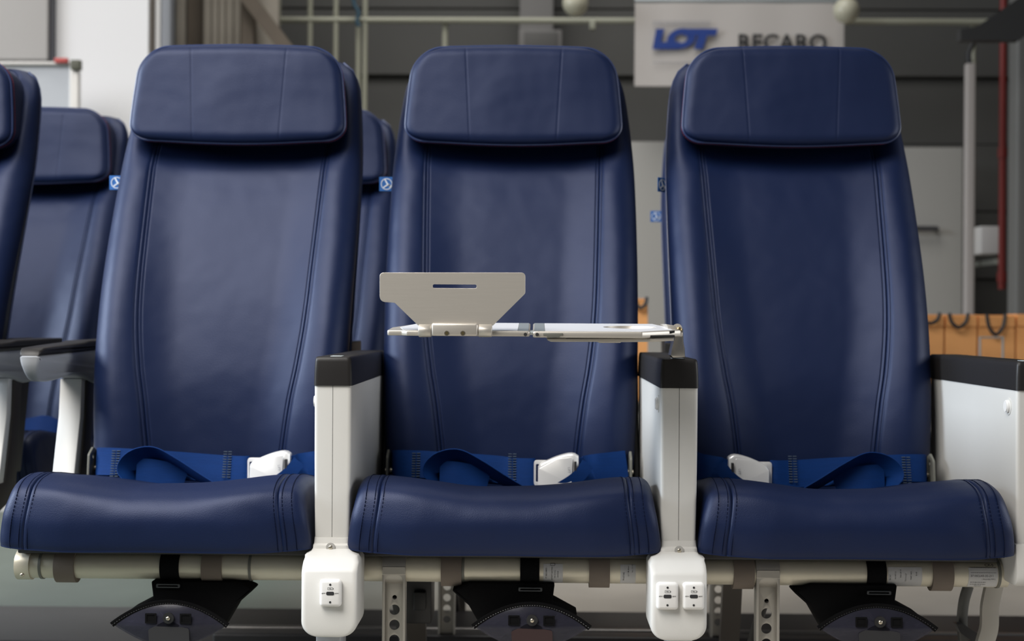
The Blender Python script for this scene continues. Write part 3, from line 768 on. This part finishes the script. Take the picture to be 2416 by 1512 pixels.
# ------------------------------------------------------------------ seat frame
def build_frame(label):
    t = thing('row_base', label, 'base', (0, 2.2, 0))
    yt = 2.165; zt_ = zrel(-.3775); r = .0205
    xl, xr_ = P(41, 1340, 2.15).x, .757
    obj('front_tube', cyl(bmesh.new(), (xl, yt, zt_), (xr_, yt, zt_), r, 40), champ, t)
    obj('rear_tube', cyl(bmesh.new(), (xl, 2.46, zt_), (xr_, 2.46, zt_), r, 24), champ, t)
    b = cyl(bmesh.new(), (xl - .003, yt, zt_), (xl + .019, yt, zt_), r + .0025, 40); e = obj('end_cap', b, champ, t)
    obj('end_screw', sphere(bmesh.new(), (xl + .009, yt - .02, zt_ - .013), .0035, 1, .6, 1, 12), steel, e)
    for px_ in (92, 588, 1092, 2360):
        x = P(px_, 1345, yt - r).x; obj('clamp_ring', cyl(bmesh.new(), (x - .002, yt, zt_), (x + .002, yt, zt_), r + .0015, 32), ringm, t)
    for px_ in (148, 497, 1064, 1415, 1757, 2228):
        x = P(px_, 1345, yt - r - .004).x; pts = []
        b = bmesh.new(); rings = []
        for k in range(29):
            a = PI * .5 + 2 * PI * k / 28
            cy = math.cos(a); sy_ = math.sin(a); rr = r + .0035
            rings.append([(x - .0155, yt + cy * rr, zt_ + sy_ * rr * 1.08 - .001), (x + .0155, yt + cy * rr, zt_ + sy_ * rr * 1.08 - .001), (x + .0155, yt + cy * (r + .0005), zt_ + sy_ * (r + .0005)), (x - .0155, yt + cy * (r + .0005), zt_ + sy_ * (r + .0005))])
        loft(b, rings, caps=False); obj('hook_strap', b, velcro, t)
    for i, px_ in enumerate((928, 1814)):
        x = P(px_, 1400, 2.135).x; hw = .0175; yf = yt - r - .004
        b = bmesh.new()
        # wrap over tube
        rings = []
        for a in [PI * (.5 + k / 12) for k in range(13)]:
            rings.append([(x - hw, yt + math.cos(a) * (r + .004), zt_ + math.sin(a) * (r + .004)), (x + hw, yt + math.cos(a) * (r + .004), zt_ + math.sin(a) * (r + .004)), (x + hw, yt + math.cos(a) * r, zt_ + math.sin(a) * r), (x - hw, yt + math.cos(a) * r, zt_ + math.sin(a) * r)])
        loft(b, rings); box(b, (x - hw, yf, zt_ - .006), (x + hw, yf + .004, zt_ + .006), .0008, 1)
        lg = obj('leg', b, champ_leg, t)
        # flanges + web with holes
        z_t = zt_ - .024
        b = bmesh.new()
        outer = roundpoly([(x - hw, 0.02), (x + hw, 0.02), (x + hw, zt_ + .001), (x - hw, zt_ + .001)], .001, 2)
        inner = roundpoly([(x - hw + .004, 0.03), (x + hw - .004, 0.03), (x + hw - .004, zt_ - .0075), (x - hw + .004, zt_ - .0075)], [.002, .002, .010, .010], 5)
        p = plate([outer, inner], .024, .0006); p.transform(Matrix.Translation((0, yf + .013, 0))); join(b, p)
        obj('channel_flange', b, champ_leg, lg)
        holes = [circ(x, zrel(-.4205), .0033)] + [circ(x, zrel(-.4395 - .0228 * k), .0078) for k in range(9)]
        p = plate([rrect(x, (0.02 + zt_ - .0185) / 2, 2 * hw - .005, zt_ - .0385, .004)] + holes, .003, .0005); p.transform(Matrix.Translation((0, yf + .016, 0)))
        obj('web', p, champ_leg, lg, smooth=30)
        obj('foot', B((x - .03, yf - .01, 0), (x + .03, yt + .06, .02), .004), champ_leg, lg)
        # rear leg: curved dark-brown strut
        pts = cat([(2.49, zt_ + .01), (2.515, zt_ - .06), (2.545, zt_ - .16), (2.60, 0.0)], 6)
        bb = bmesh.new(); rings = [[(x - .017, y, z_), (x + .017, y, z_), (x + .017, y + .02, z_), (x - .017, y + .02, z_)] for y, z_ in pts]
        loft(bb, rings); obj('rear_leg', bb, mat('taupe_leg', (.10, .088, .078), .4, metal=.3) if 'taupe_leg' not in MATS else MATS['taupe_leg'], t)
        bb = bmesh.new(); tube(bb, [(x, 2.17, zt_ - .04), (x, 2.50, .03)], .008, 12); obj('brace', bb, foamdark, t)
    return t
fr = build_frame('champagne tube frame and drilled legs carrying the front three seats')
rf = dup(fr, (0.03, 2.2 + PITCH, 0), 'champagne tube frame and legs of the second seat row', skip=('hook_strap', 'clamp_ring'))
# electronics box between the legs, behind left leg
x = P(990, 1400, 2.35).x
t = thing('seat_power_box', 'black electronics box hung under the middle seat behind the left leg', 'box', (x, 2.36, zrel(-.52)))
b = bmesh.new(); box(b, (x - .035, 2.34, zrel(-.50)), (x + .02, 2.42, zrel(-.40)), .003); obj('housing', b, foamdark, t)
obj('plug', B((x - .008, 2.325, zrel(-.475)), (x + .012, 2.342, zrel(-.445)), .002), black_p, t)
obj('hanger', B((x - .025, 2.37, zrel(-.402)), (x + .012, 2.39, zrel(-.36)), .002), foamdark, t)
# curved bracket legs at right end under console 3
def strut(pxpts, Y, w_, m_, name, par):
    pts = cat([tuple(P(a, b_, Y)) for a, b_ in pxpts], 6)
    b = bmesh.new(); ribbon(b, pts, [Vector((1, 0, 0))] * len(pts), w_, .012); return obj(name, b, m_, par)
t = thing('end_support', 'curved grey supports under the right end of the seat tube', 'support', tuple(P(2310, 1512, 2.3)))
strut([(2345, 1380), (2335, 1430), (2333, 1480), (2320, 1530), (2300, 1640)], 2.22, .026, champ_leg, 'curved_strut', t)
strut([(2285, 1382), (2274, 1420), (2270, 1470), (2276, 1540), (2285, 1640)], 2.32, .014, mat('strut_dark', (.10, .10, .095), .4, metal=.4), 'dark_strut', t)
b = px_prism([(2252, 1470), (2268, 1470), (2330, 1508), (2320, 1530), (2262, 1490)], 2.30, .02); obj('foot_plate', b, foamdark, t)

# labels on the tube
def tube_label(x0, x1, par, m_=paper):
    yt = 2.165; zt_ = zrel(-.3775); r = .0209
    b = bmesh.new(); rings = []
    for k in range(15):
        a = PI * (.82 + .52 * k / 14); cy, sy_ = math.cos(a), math.sin(a)
        rings.append([(x0, yt + cy * r, zt_ + sy_ * r), (x1, yt + cy * r, zt_ + sy_ * r), (x1, yt + cy * (r - .0003), zt_ + sy_ * (r - .0003)), (x0, yt + cy * (r - .0003), zt_ + sy_ * (r - .0003))])
    loft(b, rings); return obj('printed_label', b, m_, par)
def on_tube(bm_, par, name='label_print', m_=ink):
    """wrap a flat XZ print (z offset from the tube axis = arc length) on the tube"""
    yt = 2.165; zt_ = zrel(-.3775); r = .02105
    for v in bm_.verts:
        s_ = v.co.z - zt_; a = s_ / r; v.co.y = yt - math.cos(a) * r; v.co.z = zt_ + math.sin(a) * r
    return obj(name, bm_, m_, par, smooth=0)
zt_ = zrel(-.3775)
lb = tube_label(P(1282, 1350, 2.144).x, P(1328, 1350, 2.144).x, fr); b = bmesh.new()
xa = P(1282, 1350, 2.144).x; random.seed(11)
join(b, text('PT RECARO', .0032, front(xa + .0045, 2.14, zt_ - .003, PI / 2), .0001)); join(b, text('AIRCRAFT SEATING', .0026, front(xa + .013, 2.14, zt_ - .004, PI / 2), .0001)); join(b, text('P/N 27-312', .0026, front(xa + .0175, 2.14, zt_ - .004, PI / 2), .0001)); join(b, text('DATE 05', .0026, front(xa + .022, 2.14, zt_ - .004, PI / 2), .0001))
p = plate([rrect(xa + .014, zt_ + .011, .007, .004, .0002), rrect(xa + .014, zt_ + .011, .006, .003, .0002)], .0002); join(b, p)
on_tube(b, lb)
lb = tube_label(P(1464, 1350, 2.144).x, P(1500, 1350, 2.144).x, fr); xa = P(1464, 1350, 2.144).x; b = bmesh.new()
join(b, text('PN 67342', .0035, front(xa + .005, 2.14, zt_ - .007, PI / 2), .0001)); join(b, text('LS 1.86 8mm', .003, front(xa + .012, 2.14, zt_ + .002, PI / 2), .0001)); join(b, text('No 123 45', .0028, front(xa + .018, 2.14, zt_ + .006, PI / 2), .0001)); on_tube(b, lb)
lb = tube_label(P(2096, 1360, 2.144).x, P(2176, 1360, 2.144).x, fr); xa = P(2096, 1360, 2.144).x; xb = P(2176, 1360, 2.144).x; b = bmesh.new()
for k in range(6): box(b, (xa + .006 + .0075 * k, 2.14, zt_ - .016), (xa + .0062 + .0075 * k, 2.1401, zt_ + .016))
for k, s_ in enumerate(('SN 767', '16-147/12', 'FAA 8110', 'TSO C127', 'PART NO', '8-HF')): join(b, text(s_, .003, front(xa + .003 + .0078 * k, 2.14, zt_ - .004 + .003 * (k % 3), PI / 2), .0001))
on_tube(b, lb)
lb = tube_label(P(2286, 1362, 2.144).x, P(2355, 1362, 2.144).x, fr); xa = P(2286, 1362, 2.144).x; xb = P(2355, 1362, 2.144).x; b = bmesh.new(); x_ = xa + .003
while x_ < xb - .003:
    w_ = random.choice((.0003, .0005, .0008)); box(b, (x_, 2.14, zt_ + .004), (x_ + w_, 2.1401, zt_ + .013)); x_ += w_ + random.choice((.0004, .0006))
x_ = xa + .003
while x_ < xa + .026:
    w_ = random.choice((.0003, .0005, .0008)); box(b, (x_, 2.14, zt_ - .016), (x_ + w_, 2.1401, zt_ - .010)); x_ += w_ + random.choice((.0004, .0006))
join(b, text('3710CU43-32-211', .0046, front((xa + xb) / 2 - .002, 2.14, zt_ - .0005), .0001)); join(b, text('( Assembly P/N )', .0030, front((xa + xb) / 2 + .008, 2.14, zt_ - .0055), .0001)); join(b, text('767162', .0035, front(xa + .015, 2.14, zt_ - .019), .0001))
join(b, text('CX-S', .006, front(xb - .012, 2.14, zt_ + .0165), .0001, .0001)); on_tube(b, lb)

# ------------------------------------------------------------------ life vest pouches
def pouch(px_, py_, lab, flip):
    yf = 2.12
    c = P(px_, py_, yf); cx, cz = c.x, c.z
    fm = maroon if 1000 < px_ < 1500 else mat('charcoal_vest_%d' % px_, (.018, .018, .02), .7)
    t = thing('life_vest_pouch', lab, 'pouch', (cx, 2.2, cz - .05), 'life vest pouches hanging under the seats')
    k = yf / F
    # lens shaped clear front
    def lens(g, n=24):
        up = []; W = .087 * g; H1 = .034 * g; H2 = .036 * g
        for i in range(n + 1):
            u = -1 + 2 * i / n; up.append((cx + W * u, cz + H1 * (1 - abs(u) ** 2.0) - .010))
        lo = []
        for i in range(1, n):
            u = 1 - 2 * i / n; lo.append((cx + W * u, cz - .010 - H2 * (1 - abs(u) ** 1.6)))
        return up + lo
    n = 24; L1 = lens(1.0); 
    def shell(outl, y, bul, name, m_, th, par):
        b = bmesh.new(); rings = []
        for g in (1.0, .9, .7, .45, .2):
            rings.append([(cx + (p[0] - cx) * g, y - bul * (1 - g * g), (cz - .01) + (p[1] - cz + .01) * g) for p in outl])
        R = loft(b, rings, caps=False); b.faces.new(R[-1])
        bmesh.ops.solidify(b, geom=b.faces[:], thickness=th); return obj(name, b, m_, par, smooth=60)
    w_ = shell(L1, yf, .010, 'clear_window', vinyl, .001, t)
    shell([(cx + (x - cx) * .985, cz - .01 + (z_ - cz + .01) * .97) for x, z_ in L1], yf + .006, .004, 'backing', vest_cloth, .002, t)
    # dark binding on the upper edge with stitches
    b = bmesh.new(); pts = [(x, yf - .001 - 0, z_ - .001) for x, z_ in L1[:n + 1]]
    ribbon(b, pts, [Vector((0, -.15, 1))] * len(pts), .008, .0025); bd = obj('binding', b, blackcloth, t)
    st = bmesh.new()
    for p_, q_ in zip(pts, pts[1:]):
        p_, q_ = Vector(p_), Vector(q_)
        for f_ in (.05, .55): tube(st, [p_.lerp(q_, f_) + Vector((0, -.0022, -.001)), p_.lerp(q_, f_ + .22) + Vector((0, -.0022, -.001))], .0004, 4)
    s_ = obj('stitching', st, mat('pouch_thread_%d' % px_, (.22, .22, .22) if 1000 < px_ < 1500 else (.05, .05, .05), .8), bd, smooth=0); s_['kind'] = 'stuff'
    b = bmesh.new(); disc(b, (cx + .001, yf - .0125, cz + .002), (0, 1, 0), .0085, .003, 24, .0006); sn = obj('snap_base', b, black_p, t)
    b = bmesh.new(); sphere(b, (cx + .001, yf - .015, cz + .002), .0034, 1, .7, 1, 14); obj('snap', b, steel, sn)
    for s in (-1, 1):
        b = plate([rrect(cx + s * .026, cz + .001, .017, .015, .001), rrect(cx + s * .026, cz + .001, .012, .010, .0006)], .0012, 0)
        b.transform(Matrix.Translation((0, yf - .0105, 0))); join(b, B((cx + s * .026 - .0062, yf - .0102, cz - .0042), (cx + s * .026 + .0062, yf - .0098, cz + .0062))); obj('sewn_square', b, blackcloth, t)
    b = plate([roundpoly([(cx - .028, cz - .042), (cx + .032, cz - .042), (cx + .031, cz - .014), (cx + .020, cz - .012), (cx - .020, cz - .011), (cx - .030, cz - .016)], .004)], .001)
    b.transform(Matrix.Translation((0, yf - .0095, 0))); obj('pull_flap', b, fm, t)
    # black pouch body behind
    s = flip
    def Q(dx, dy_): return (cx + s * dx * k, cz - dy_ * k)
    poly = [Q(-55, -80), Q(150, -80), Q(192, -62), Q(150, -25), Q(118, 30), Q(60, 60), Q(-60, 60), Q(-110, -8), Q(-50, -40)]
    b = plate([roundpoly(poly, .003, 3)], .05, .004); b.transform(Matrix.Translation((0, yf + .045, 0))); obj('pouch_body', b, blackcloth, t)
    # hanging strap round the tube
    return t
def hang(par, px_):
    x = P(px_, 1345, 2.14).x; yt = 2.165; zt_ = zrel(-.3775); r = .0205; b = bmesh.new(); rings = []
    for k in range(25):
        a = PI * .5 + 2 * PI * k / 24; cy, sy_ = math.cos(a), math.sin(a); rr = r + .0025
        rings.append([(x - .0145, yt + cy * rr, zt_ + sy_ * rr), (x + .0145, yt + cy * rr, zt_ + sy_ * rr), (x + .0145, yt + cy * (r + .0003), zt_ + sy_ * (r + .0003)), (x - .0145, yt + cy * (r + .0003), zt_ + sy_ * (r + .0003))])
    loft(b, rings, caps=False); o = obj('hanging_strap', b, blackcloth, par)
    b = plate([rrect(x + .001, zt_ - .0255, .036, .006, .002), rrect(x + .001, zt_ - .0255, .030, .0022, .001)], .003, .0006); b.transform(Matrix.Translation((0, yt - .029, 0)))
    obj('strap_buckle', b, mat('strap_ring', (.05, .055, .06), .35) if 'strap_ring' not in MATS else MATS['strap_ring'], o)
pp = pouch(401, 1457, 'clear fronted life vest pouch under the left seat', 1); hang(pp, 397)
pp = pouch(1254, 1462, 'clear fronted life vest pouch under the middle seat', -1); hang(pp, 1250)
pp = pouch(2070, 1466, 'clear fronted life vest pouch under the right seat', -1); hang(pp, 2071)

# ------------------------------------------------------------------ seat belts
def belt(cx, m, sh, label):
    """m=+1: buckle on the right; sh shifts the buckle"""
    t = thing('seat_belt', label, 'belt', (cx, 2.44, zrel(-.27)), 'blue seat belts lying on the cushions')
    X = lambda x: cx + m * x
    W = .047
    def rib(pl, name, m_=web, par=t, width=W, th=.0016):
        q = cat(pl, 8); b = bmesh.new()
        ribbon(b, [(X(p[0]), p[1], zrel(p[2])) for p in q], [Vector((m * p[3], p[4], p[5])) for p in q], width, th)
        return obj(name, b, m_, par, smooth=60)
    # main strap on edge, leaning against the back
    main = [(-.202, 2.462, -.250, 0, .15, 1), (-.190, 2.440, -.247, 0, .2, 1), (-.150, 2.425, -.246, 0, .3, 1), (-.09, 2.425, -.249, 0, .3, 1), (-.02, 2.43, -.254, 0, .3, 1), (.03 + sh, 2.425, -.257, 0, .3, 1), (.062 + sh, 2.416, -.257, 0, .25, 1), (.074 + sh, 2.420, -.257, .05, .2, 1)]
    a = rib(main, 'webbing')
    rib([(-.198, 2.466, -.251, 0, .15, 1), (-.15, 2.43, -.250, 0, .3, 1), (-.06, 2.434, -.254, 0, .3, 1), (.02 + sh, 2.434, -.258, 0, .3, 1), (.07 + sh, 2.424, -.258, 0, .25, 1)], 'webbing')
    # loose loop curling forward
    lp = [(.035, 2.392, -.289, .2, -.9, .25), (-.005, 2.397, -.270, .1, -.8, .40), (-.045, 2.400, -.247, 0, -.75, .5), (-.082, 2.402, -.232, -.1, -.7, .62), (-.112, 2.402, -.238, -.3, -.6, .6), (-.127, 2.400, -.256, -.5, -.5, .5), (-.120, 2.398, -.276, -.4, -.6, .4), (-.108, 2.396, -.290, -.4, -.7, .3)]
    rib(lp, 'loose_loop')
    rib([(-.116, 2.404, -.262, 0, .15, 1), (-.09, 2.400, -.262, 0, .15, 1), (-.06, 2.404, -.268, 0, .2, 1), (-.035, 2.41, -.276, 0, .2, 1)], 'loose_end')
    # stitched patches
    for x in (-.158, .034 + sh):
        b = bmesh.new()
        for k in range(11):
            zz = -.270 + .0042 * k
            for j in (-1, 1): tube(b, [(X(x + .004 * j - .003), 2.4235 + .3 * (zz + .25) - .0014 * 1, zrel(zz)), (X(x + .004 * j + .003), 2.4235 + .3 * (zz + .25) - .0014, zrel(zz))], .0010, 4)
        o = obj('stitching', b, web_st, a, smooth=0); o['kind'] = 'stuff'
    # tongue
    b = plate([rrect(0, 0, .030, .044, .006), rrect(-.009, 0, .005, .030, .002)], .0025, .0005)
    b.transform(Matrix.Translation((X(.086 + sh), 2.414, zrel(-.258)))); obj('tongue', b, chrome, t)
    # buckle: wedge shaped shell seen from its top face
    bx = .078 + sh; L = .068
    prof = [(0, -.028, .009), (.006, -.030, .011), (.03, -.030, .012), (.055, -.029, .013), (L, -.026, .0125)]
    b = bmesh.new(); rings = []
    for i in range(13):
        u = i / 12; x = bx + L * u
        top = -.243 + .018 * min(1, u * 1.25) ** 1.0 + (.004 * math.sin(u * PI))
        bot = -.284 + .004 * u + .006 * sstep(.7, 1, u)
        th = .007 + .006 * u
        e = .0025 if i in (0, 12) else 0
        pr = roundpoly([(-th + e, bot + e), (th - e, bot + e), (th - e, top - e), (-th + e, top - e)], .0045, 4)
        rings.append([(X(x), 2.405 + q_[0] + (q_[1] + .25) * .15, zrel(q_[1])) for q_ in pr])
    loft(b, rings); bk = obj('buckle', b, chrome, t, smooth=50)
    b = bmesh.new(); rings = []
    # flap lip: raised cover plate on the face
    fl = roundpoly([(.002, -.278), (L - .012, -.276), (L - .010, -.228), (L * .45, -.232), (.002, -.248)], .004)
    b = plate([[(X(bx + p[0]), zrel(p[1])) for p in fl]], .0022, .0006); b.transform(Matrix.Translation((0, 2.405 - .0150, 0)))
    for v in b.verts:
        v.co.y += (v.co.z - zrel(-.25)) * .15 - .004 * abs(v.co.x - X(bx)) / L + .002
    lv = obj('lift_flap', b, chrome, bk, smooth=50)
    tx = text('LIFT', .0055, front(X(bx + L * .76), 2.3865 - .001, zrel(-.250), PI / 2 * -1), .0001); obj('lettering', tx, ink_lt, bk, smooth=0)
    obj('slot', B((min(X(bx + L - .0075), X(bx + L - .0035)), 2.3865, zrel(-.266)), (max(X(bx + L - .0075), X(bx + L - .0035)), 2.412, zrel(-.236)), .0005, 1), ink, bk)
    # short strap
    rib([(bx + L - .004, 2.408, -.256, .2, .1, 1), (bx + L + .010, 2.415, -.254, .3, .2, 1), (bx + L + .022, 2.425, -.250, -.2, .5, 1), (bx + L + .040, 2.432, -.249, 0, .2, 1), (.202, 2.445, -.245, 0, .2, 1)], 'webbing')
    rib([(bx + L + .016, 2.396, -.240, .8, .1, -.4), (bx + L + .002, 2.388, -.258, .8, .1, -.6), (bx + L - .016, 2.386, -.272, .7, .1, -.7), (bx + L - .040, 2.390, -.286, .6, .1, -.8)], 'strap_end', width=.022)
    # anchors
    for s in (-1, 1):
        b = bmesh.new(); x = X(s * .209); 
        p = plate([roundpoly([(2.435, zrel(-.275)), (2.475, zrel(-.275)), (2.480, zrel(-.232)), (2.462, zrel(-.224)), (2.44, zrel(-.235))], .006), circ(2.460, zrel(-.24), .004, 12)], .004, .0006, Matrix(((0, 0, 1, x), (1, 0, 0, 0), (0, 1, 0, 0), (0, 0, 0, 1))))
        join(b, p); an = obj('anchor', b, ringm, t)
        b = bmesh.new(); disc(b, (x, 2.47, zrel(-.262)), (1, 0, 0), .006, .012, 12, .001); obj('anchor_bolt', b, steel, an)
belt(CEN[0], 1, 0.0, 'blue seat belt with bright steel buckle on the left seat')
belt(CEN[1], 1, -.028, 'blue seat belt with bright steel buckle on the middle seat')
belt(CEN[2], -1, .0, 'blue seat belt with dull grey buckle at the left side of the right seat')
# belt of the far-left second row seat
t = thing('seat_belt', 'dark blue seat belt on the second row seat at far left', 'belt', (-1.15, 3.24, zrel(-.27)), 'blue seat belts lying on the cushions')
q = cat([(-1.30, 3.26, -.262, 1), (-1.14, 3.25, -.255, 1), (-1.08, 3.24, -.246, 1), (-1.04, 3.23, -.260, 1), (-1.0, 3.24, -.265, 1)], 6)
b = bmesh.new(); ribbon(b, [(p[0], p[1], zrel(p[2])) for p in q], [Vector((0, .4, 1))] * len(q), .045, .002); obj('webbing', b, web, t)

# ------------------------------------------------------------------ tray table
t = thing('tray_table', 'white topped folding tray table with silver edges on a swing arm', 'table', tuple(P(1600, 845, 2.13)))
YF, YBk = 1.95, 2.15
ZL = lambda y: P(1208, 781, YF).z + (P(1208, 762.5, YBk).z - P(1208, 781, YF).z) * (y - YF) / (YBk - YF)    # top plane, slightly tilted
def slab(poly, zoff0, zoff1, bev, name, m_, par, holes=()):
    """poly in plan (x,y); from zoff0 to zoff1 below the top plane"""
    th = zoff0 - zoff1; M = Matrix(((1, 0, 0, 0), (0, 1, 0, 0), (0, 0, 1, 0), (0, 0, 0, 1)))
    b = plate([poly] + list(holes), th, bev, M)
    for v in b.verts: v.co.z += ZL(v.co.y) + (zoff0 + zoff1) / 2
    return obj(name, b, m_, par, smooth=35)
xL0, xL1 = P(912, 785, YF).x, P(1250, 785, YF).x
xR0, xR1 = P(1257, 785, YF).x, P(1612, 785, YF + .02).x
def plan_left(g):
    return roundpoly([(xL0 + g, YF + g + .006), (xL0 + .02 + g, YF + g + .006), (xL0 + .028, YF + g), (xL1 - g, YF + g), (xL1 - g, YBk - g), (xL0 + .035 + g, YBk - g), (xL0 + g, YF + .07)], .004, 4)
def plan_right(g):
    return roundpoly([(xR0 + g, YF + g), (P(1520, 0, YF).x, YF + g), (xR1 - g, YF + .05), (xR1 - g - .005, YF + .12), (P(1545, 0, YBk).x, YBk - g - .0), (xR0 + g, YBk - g)], .004, 4)
l1 = slab(plan_left(0), 0, -.0075, .0016, 'left_leaf', alu, t)
l2 = slab(plan_right(0), 0, -.0088, .0018, 'right_leaf', alu, t, [circ(P(1485, 772, 2.06).x, 2.055, .038, 40)])
slab(plan_left(.0)[0:0] or [(xL0 + .022, YF + .009), (xL1 - .017, YF + .009), (xL1 - .017, YBk - .004), (xL0 + .034, YBk - .004), (xL0 + .012, YF + .07)], .0006, 0, 0, 'white_top', tray_w, l1)
slab([(xR0 + .017, YF + .003), (P(1519, 0, YF).x, YF + .003), (xR1 - .012, YF + .05), (xR1 - .016, YF + .118), (P(1543, 0, YBk).x, YBk - .004), (xR0 + .017, YBk - .004)], .0006, 0, 0, 'white_top', tray_w, l2, [circ(P(1485, 772, 2.06).x, 2.055, .038, 40)])
slab([(xL1 - .0165, YF + .003), (xL1 - .002, YF + .003), (xL1 - .002, YBk - .003), (xL1 - .0165, YBk - .003)], .0006, 0, 0, 'hinge_strip', alu_dark, l1)
slab([(xR0 + .002, YF + .003), (xR0 + .0165, YF + .003), (xR0 + .0165, YBk - .003), (xR0 + .002, YBk - .003)], .0006, 0, 0, 'hinge_strip', alu_dark, l2)
# cup recess
cxp = P(1485, 772, 2.06).x; b = bmesh.new()
rings = []
for r_, dz in ((.0385, .0004), (.0378, .0002), (.036, -.006), (.034, -.0085), (.0, -.0085)):
    rings.append([(cxp + max(r_, .0005) * math.cos(2 * PI * k / 40), 2.055 + max(r_, .0005) * math.sin(2 * PI * k / 40), ZL(2.055 + max(r_, .0005) * math.sin(2 * PI * k / 40)) + dz) for k in range(40)])
loft(b, rings, caps=False); obj('cup_recess', b, alu, l2)
# hinge knuckles, pins
z0 = ZL(YF) - .0045
for x in (xL1 - .006, xR0 + .006):
    b = bmesh.new(); disc(b, (x, YF - .0006, z0), (0, 1, 0), .0024, .003, 20); obj('hinge_pin', b, ink, l1 if x < xR0 else l2)
b = bmesh.new()
for yy in (YF + .01, YF + .09, YF + .17): cyl(b, (xL1 - .004, yy + .006, z0 + .002), (xR0 + .004, yy + .006, z0 + .002), .003, 12)
obj('hinge_link', b, alu_dark, t)
# lower swing arm plate and brackets
def barpx(pts, Y0, Y1, name, m_, par, bev=.0012):
    loop = [(P(x, y, Y0).x, P(x, y, Y0).z) for x, y in pts]
    b = plate([loop], Y1 - Y0, bev); b.transform(Matrix.Translation((0, (Y0 + Y1) / 2, 0))); return obj(name, b, m_, par, smooth=35)
barpx([(1290, 798), (1540, 797.5), (1590, 795), (1590, 804), (1540, 806.5), (1466, 807), (1463, 809), (1415, 809), (1411, 806.5), (1300, 806.5), (1292, 803)], 1.962, 2.08, 'swing_arm', alu, t)
barpx([(1282, 786), (1328, 786), (1328, 791), (1322, 791), (1320, 796), (1292, 796), (1288, 791), (1282, 791)], YF - .0015, YF + .03, 'slide_bracket', ringm, t, .0004)
barpx([(1335, 793), (1592, 790.5), (1592, 796), (1335, 798.2)], 1.9605, 2.05, 'gap_shade', foamdark, t, .0003)  # dark strip standing in for the shade between leaf and arm
barpx([(1556, 783), (1592, 779.5), (1592, 785), (1560, 791)], 1.985, 2.03, 'slide_bracket', foamdark, t, .0004)
# swing post up from the console
post = [(1588, 845), (1617, 843), (1616, 822), (1613, 806), (1612.5, 790), (1612, 776), (1606, 767), (1597, 767), (1592, 773), (1592, 790), (1589, 806), (1585, 822), (1582, 838)]
Yp = 2.125
o = barpx(post, Yp - .02, Yp + .02, 'swing_post', mat('polished_arm_metal', (.6, .57, .52), .3, metal=1), t, .002)
hx = P(1600, 778, Yp - .03)
b = bmesh.new(); cyl(b, P(1598, 775, Yp - .030), P(1598, 775, Yp + .022), .0072, 24); box(b, (P(1592, 0, Yp).x, Yp - .030, P(0, 783, Yp).z), (P(1611, 0, Yp).x, Yp - .018, P(0, 772, Yp).z), .0015); obj('pivot_knuckle', b, alu, t)
b = bmesh.new(); sphere(b, P(1602, 778, Yp - .0305), .0042, 1, .55, 1, 16); obj('pivot_pin', b, brass, t)
barpx([(1572, 764.5), (1594, 768), (1596, 785), (1580, 785)], 2.02, Yp, 'arm_joint', alu, t, .001)
# device holder standing on the front edge
YH = YF - .008
out = roundpoly([(P(x, y, YH).x, P(x, y, YH).z) for x, y in [(896, 643), (1239.5, 643), (1239.5, 692), (1163, 768), (987, 768), (931, 714), (896, 712)]], [.006, .006, .005, .0005, .0005, .005, .009], 6)
s0, s1 = P(1021, 675, YH), P(1124.5, 675, YH)
slot = rrect((s0.x + s1.x) / 2, s0.z, s1.x - s0.x, .0052, .0025)
b = plate([out, slot], .0024, .0004); b.transform(Matrix.Translation((0, YH, 0))); h = obj('device_holder_plate', b, alu, t, smooth=0)
def barrel(x0, x1, name, r0=.0082, sq=False):
    a, c = P(x0, 780, YH), P(x1, 780, YH)
    b = bmesh.new()
    if sq:
        zc_ = P(0, 780, YH).z; xa_, xb_ = a.x, c.x
        box(b, (xa_, YH - .010, P(1100, 793, YH).z), (xb_, YH + .008, P(1100, 762.5, YH).z), .003, 3)
    else:
        pts = [a, a + Vector((.0012, 0, 0)), c - Vector((.0012, 0, 0)), c]
        tube(b, pts, [r0 - .001, r0, r0, r0 - .001], 32)
    return obj(name, b, alu, t)
barrel(988, 1018, 'hinge_barrel', .0088); barrel(1129, 1161, 'hinge_barrel', .0088)
o = barrel(1019, 1128, 'hinge_block', sq=True)
# white strip on top of the block, the two brass screws
for px_ in (1054, 1092):
    q = P(px_, 786, YH - .0105)
    b = bmesh.new(); disc(b, q, (0, 1, 0), .0034, .0012, 20, .0003); s_ = obj('screw', b, steel, o)
    b = bmesh.new(); disc(b, q + Vector((0, -.0006, 0)), (0, 1, 0), .0022, .0006, 16); obj('screw_socket', b, mat('screw_socket_%d' % px_, (.25, .2, .1), .4, metal=1), o)
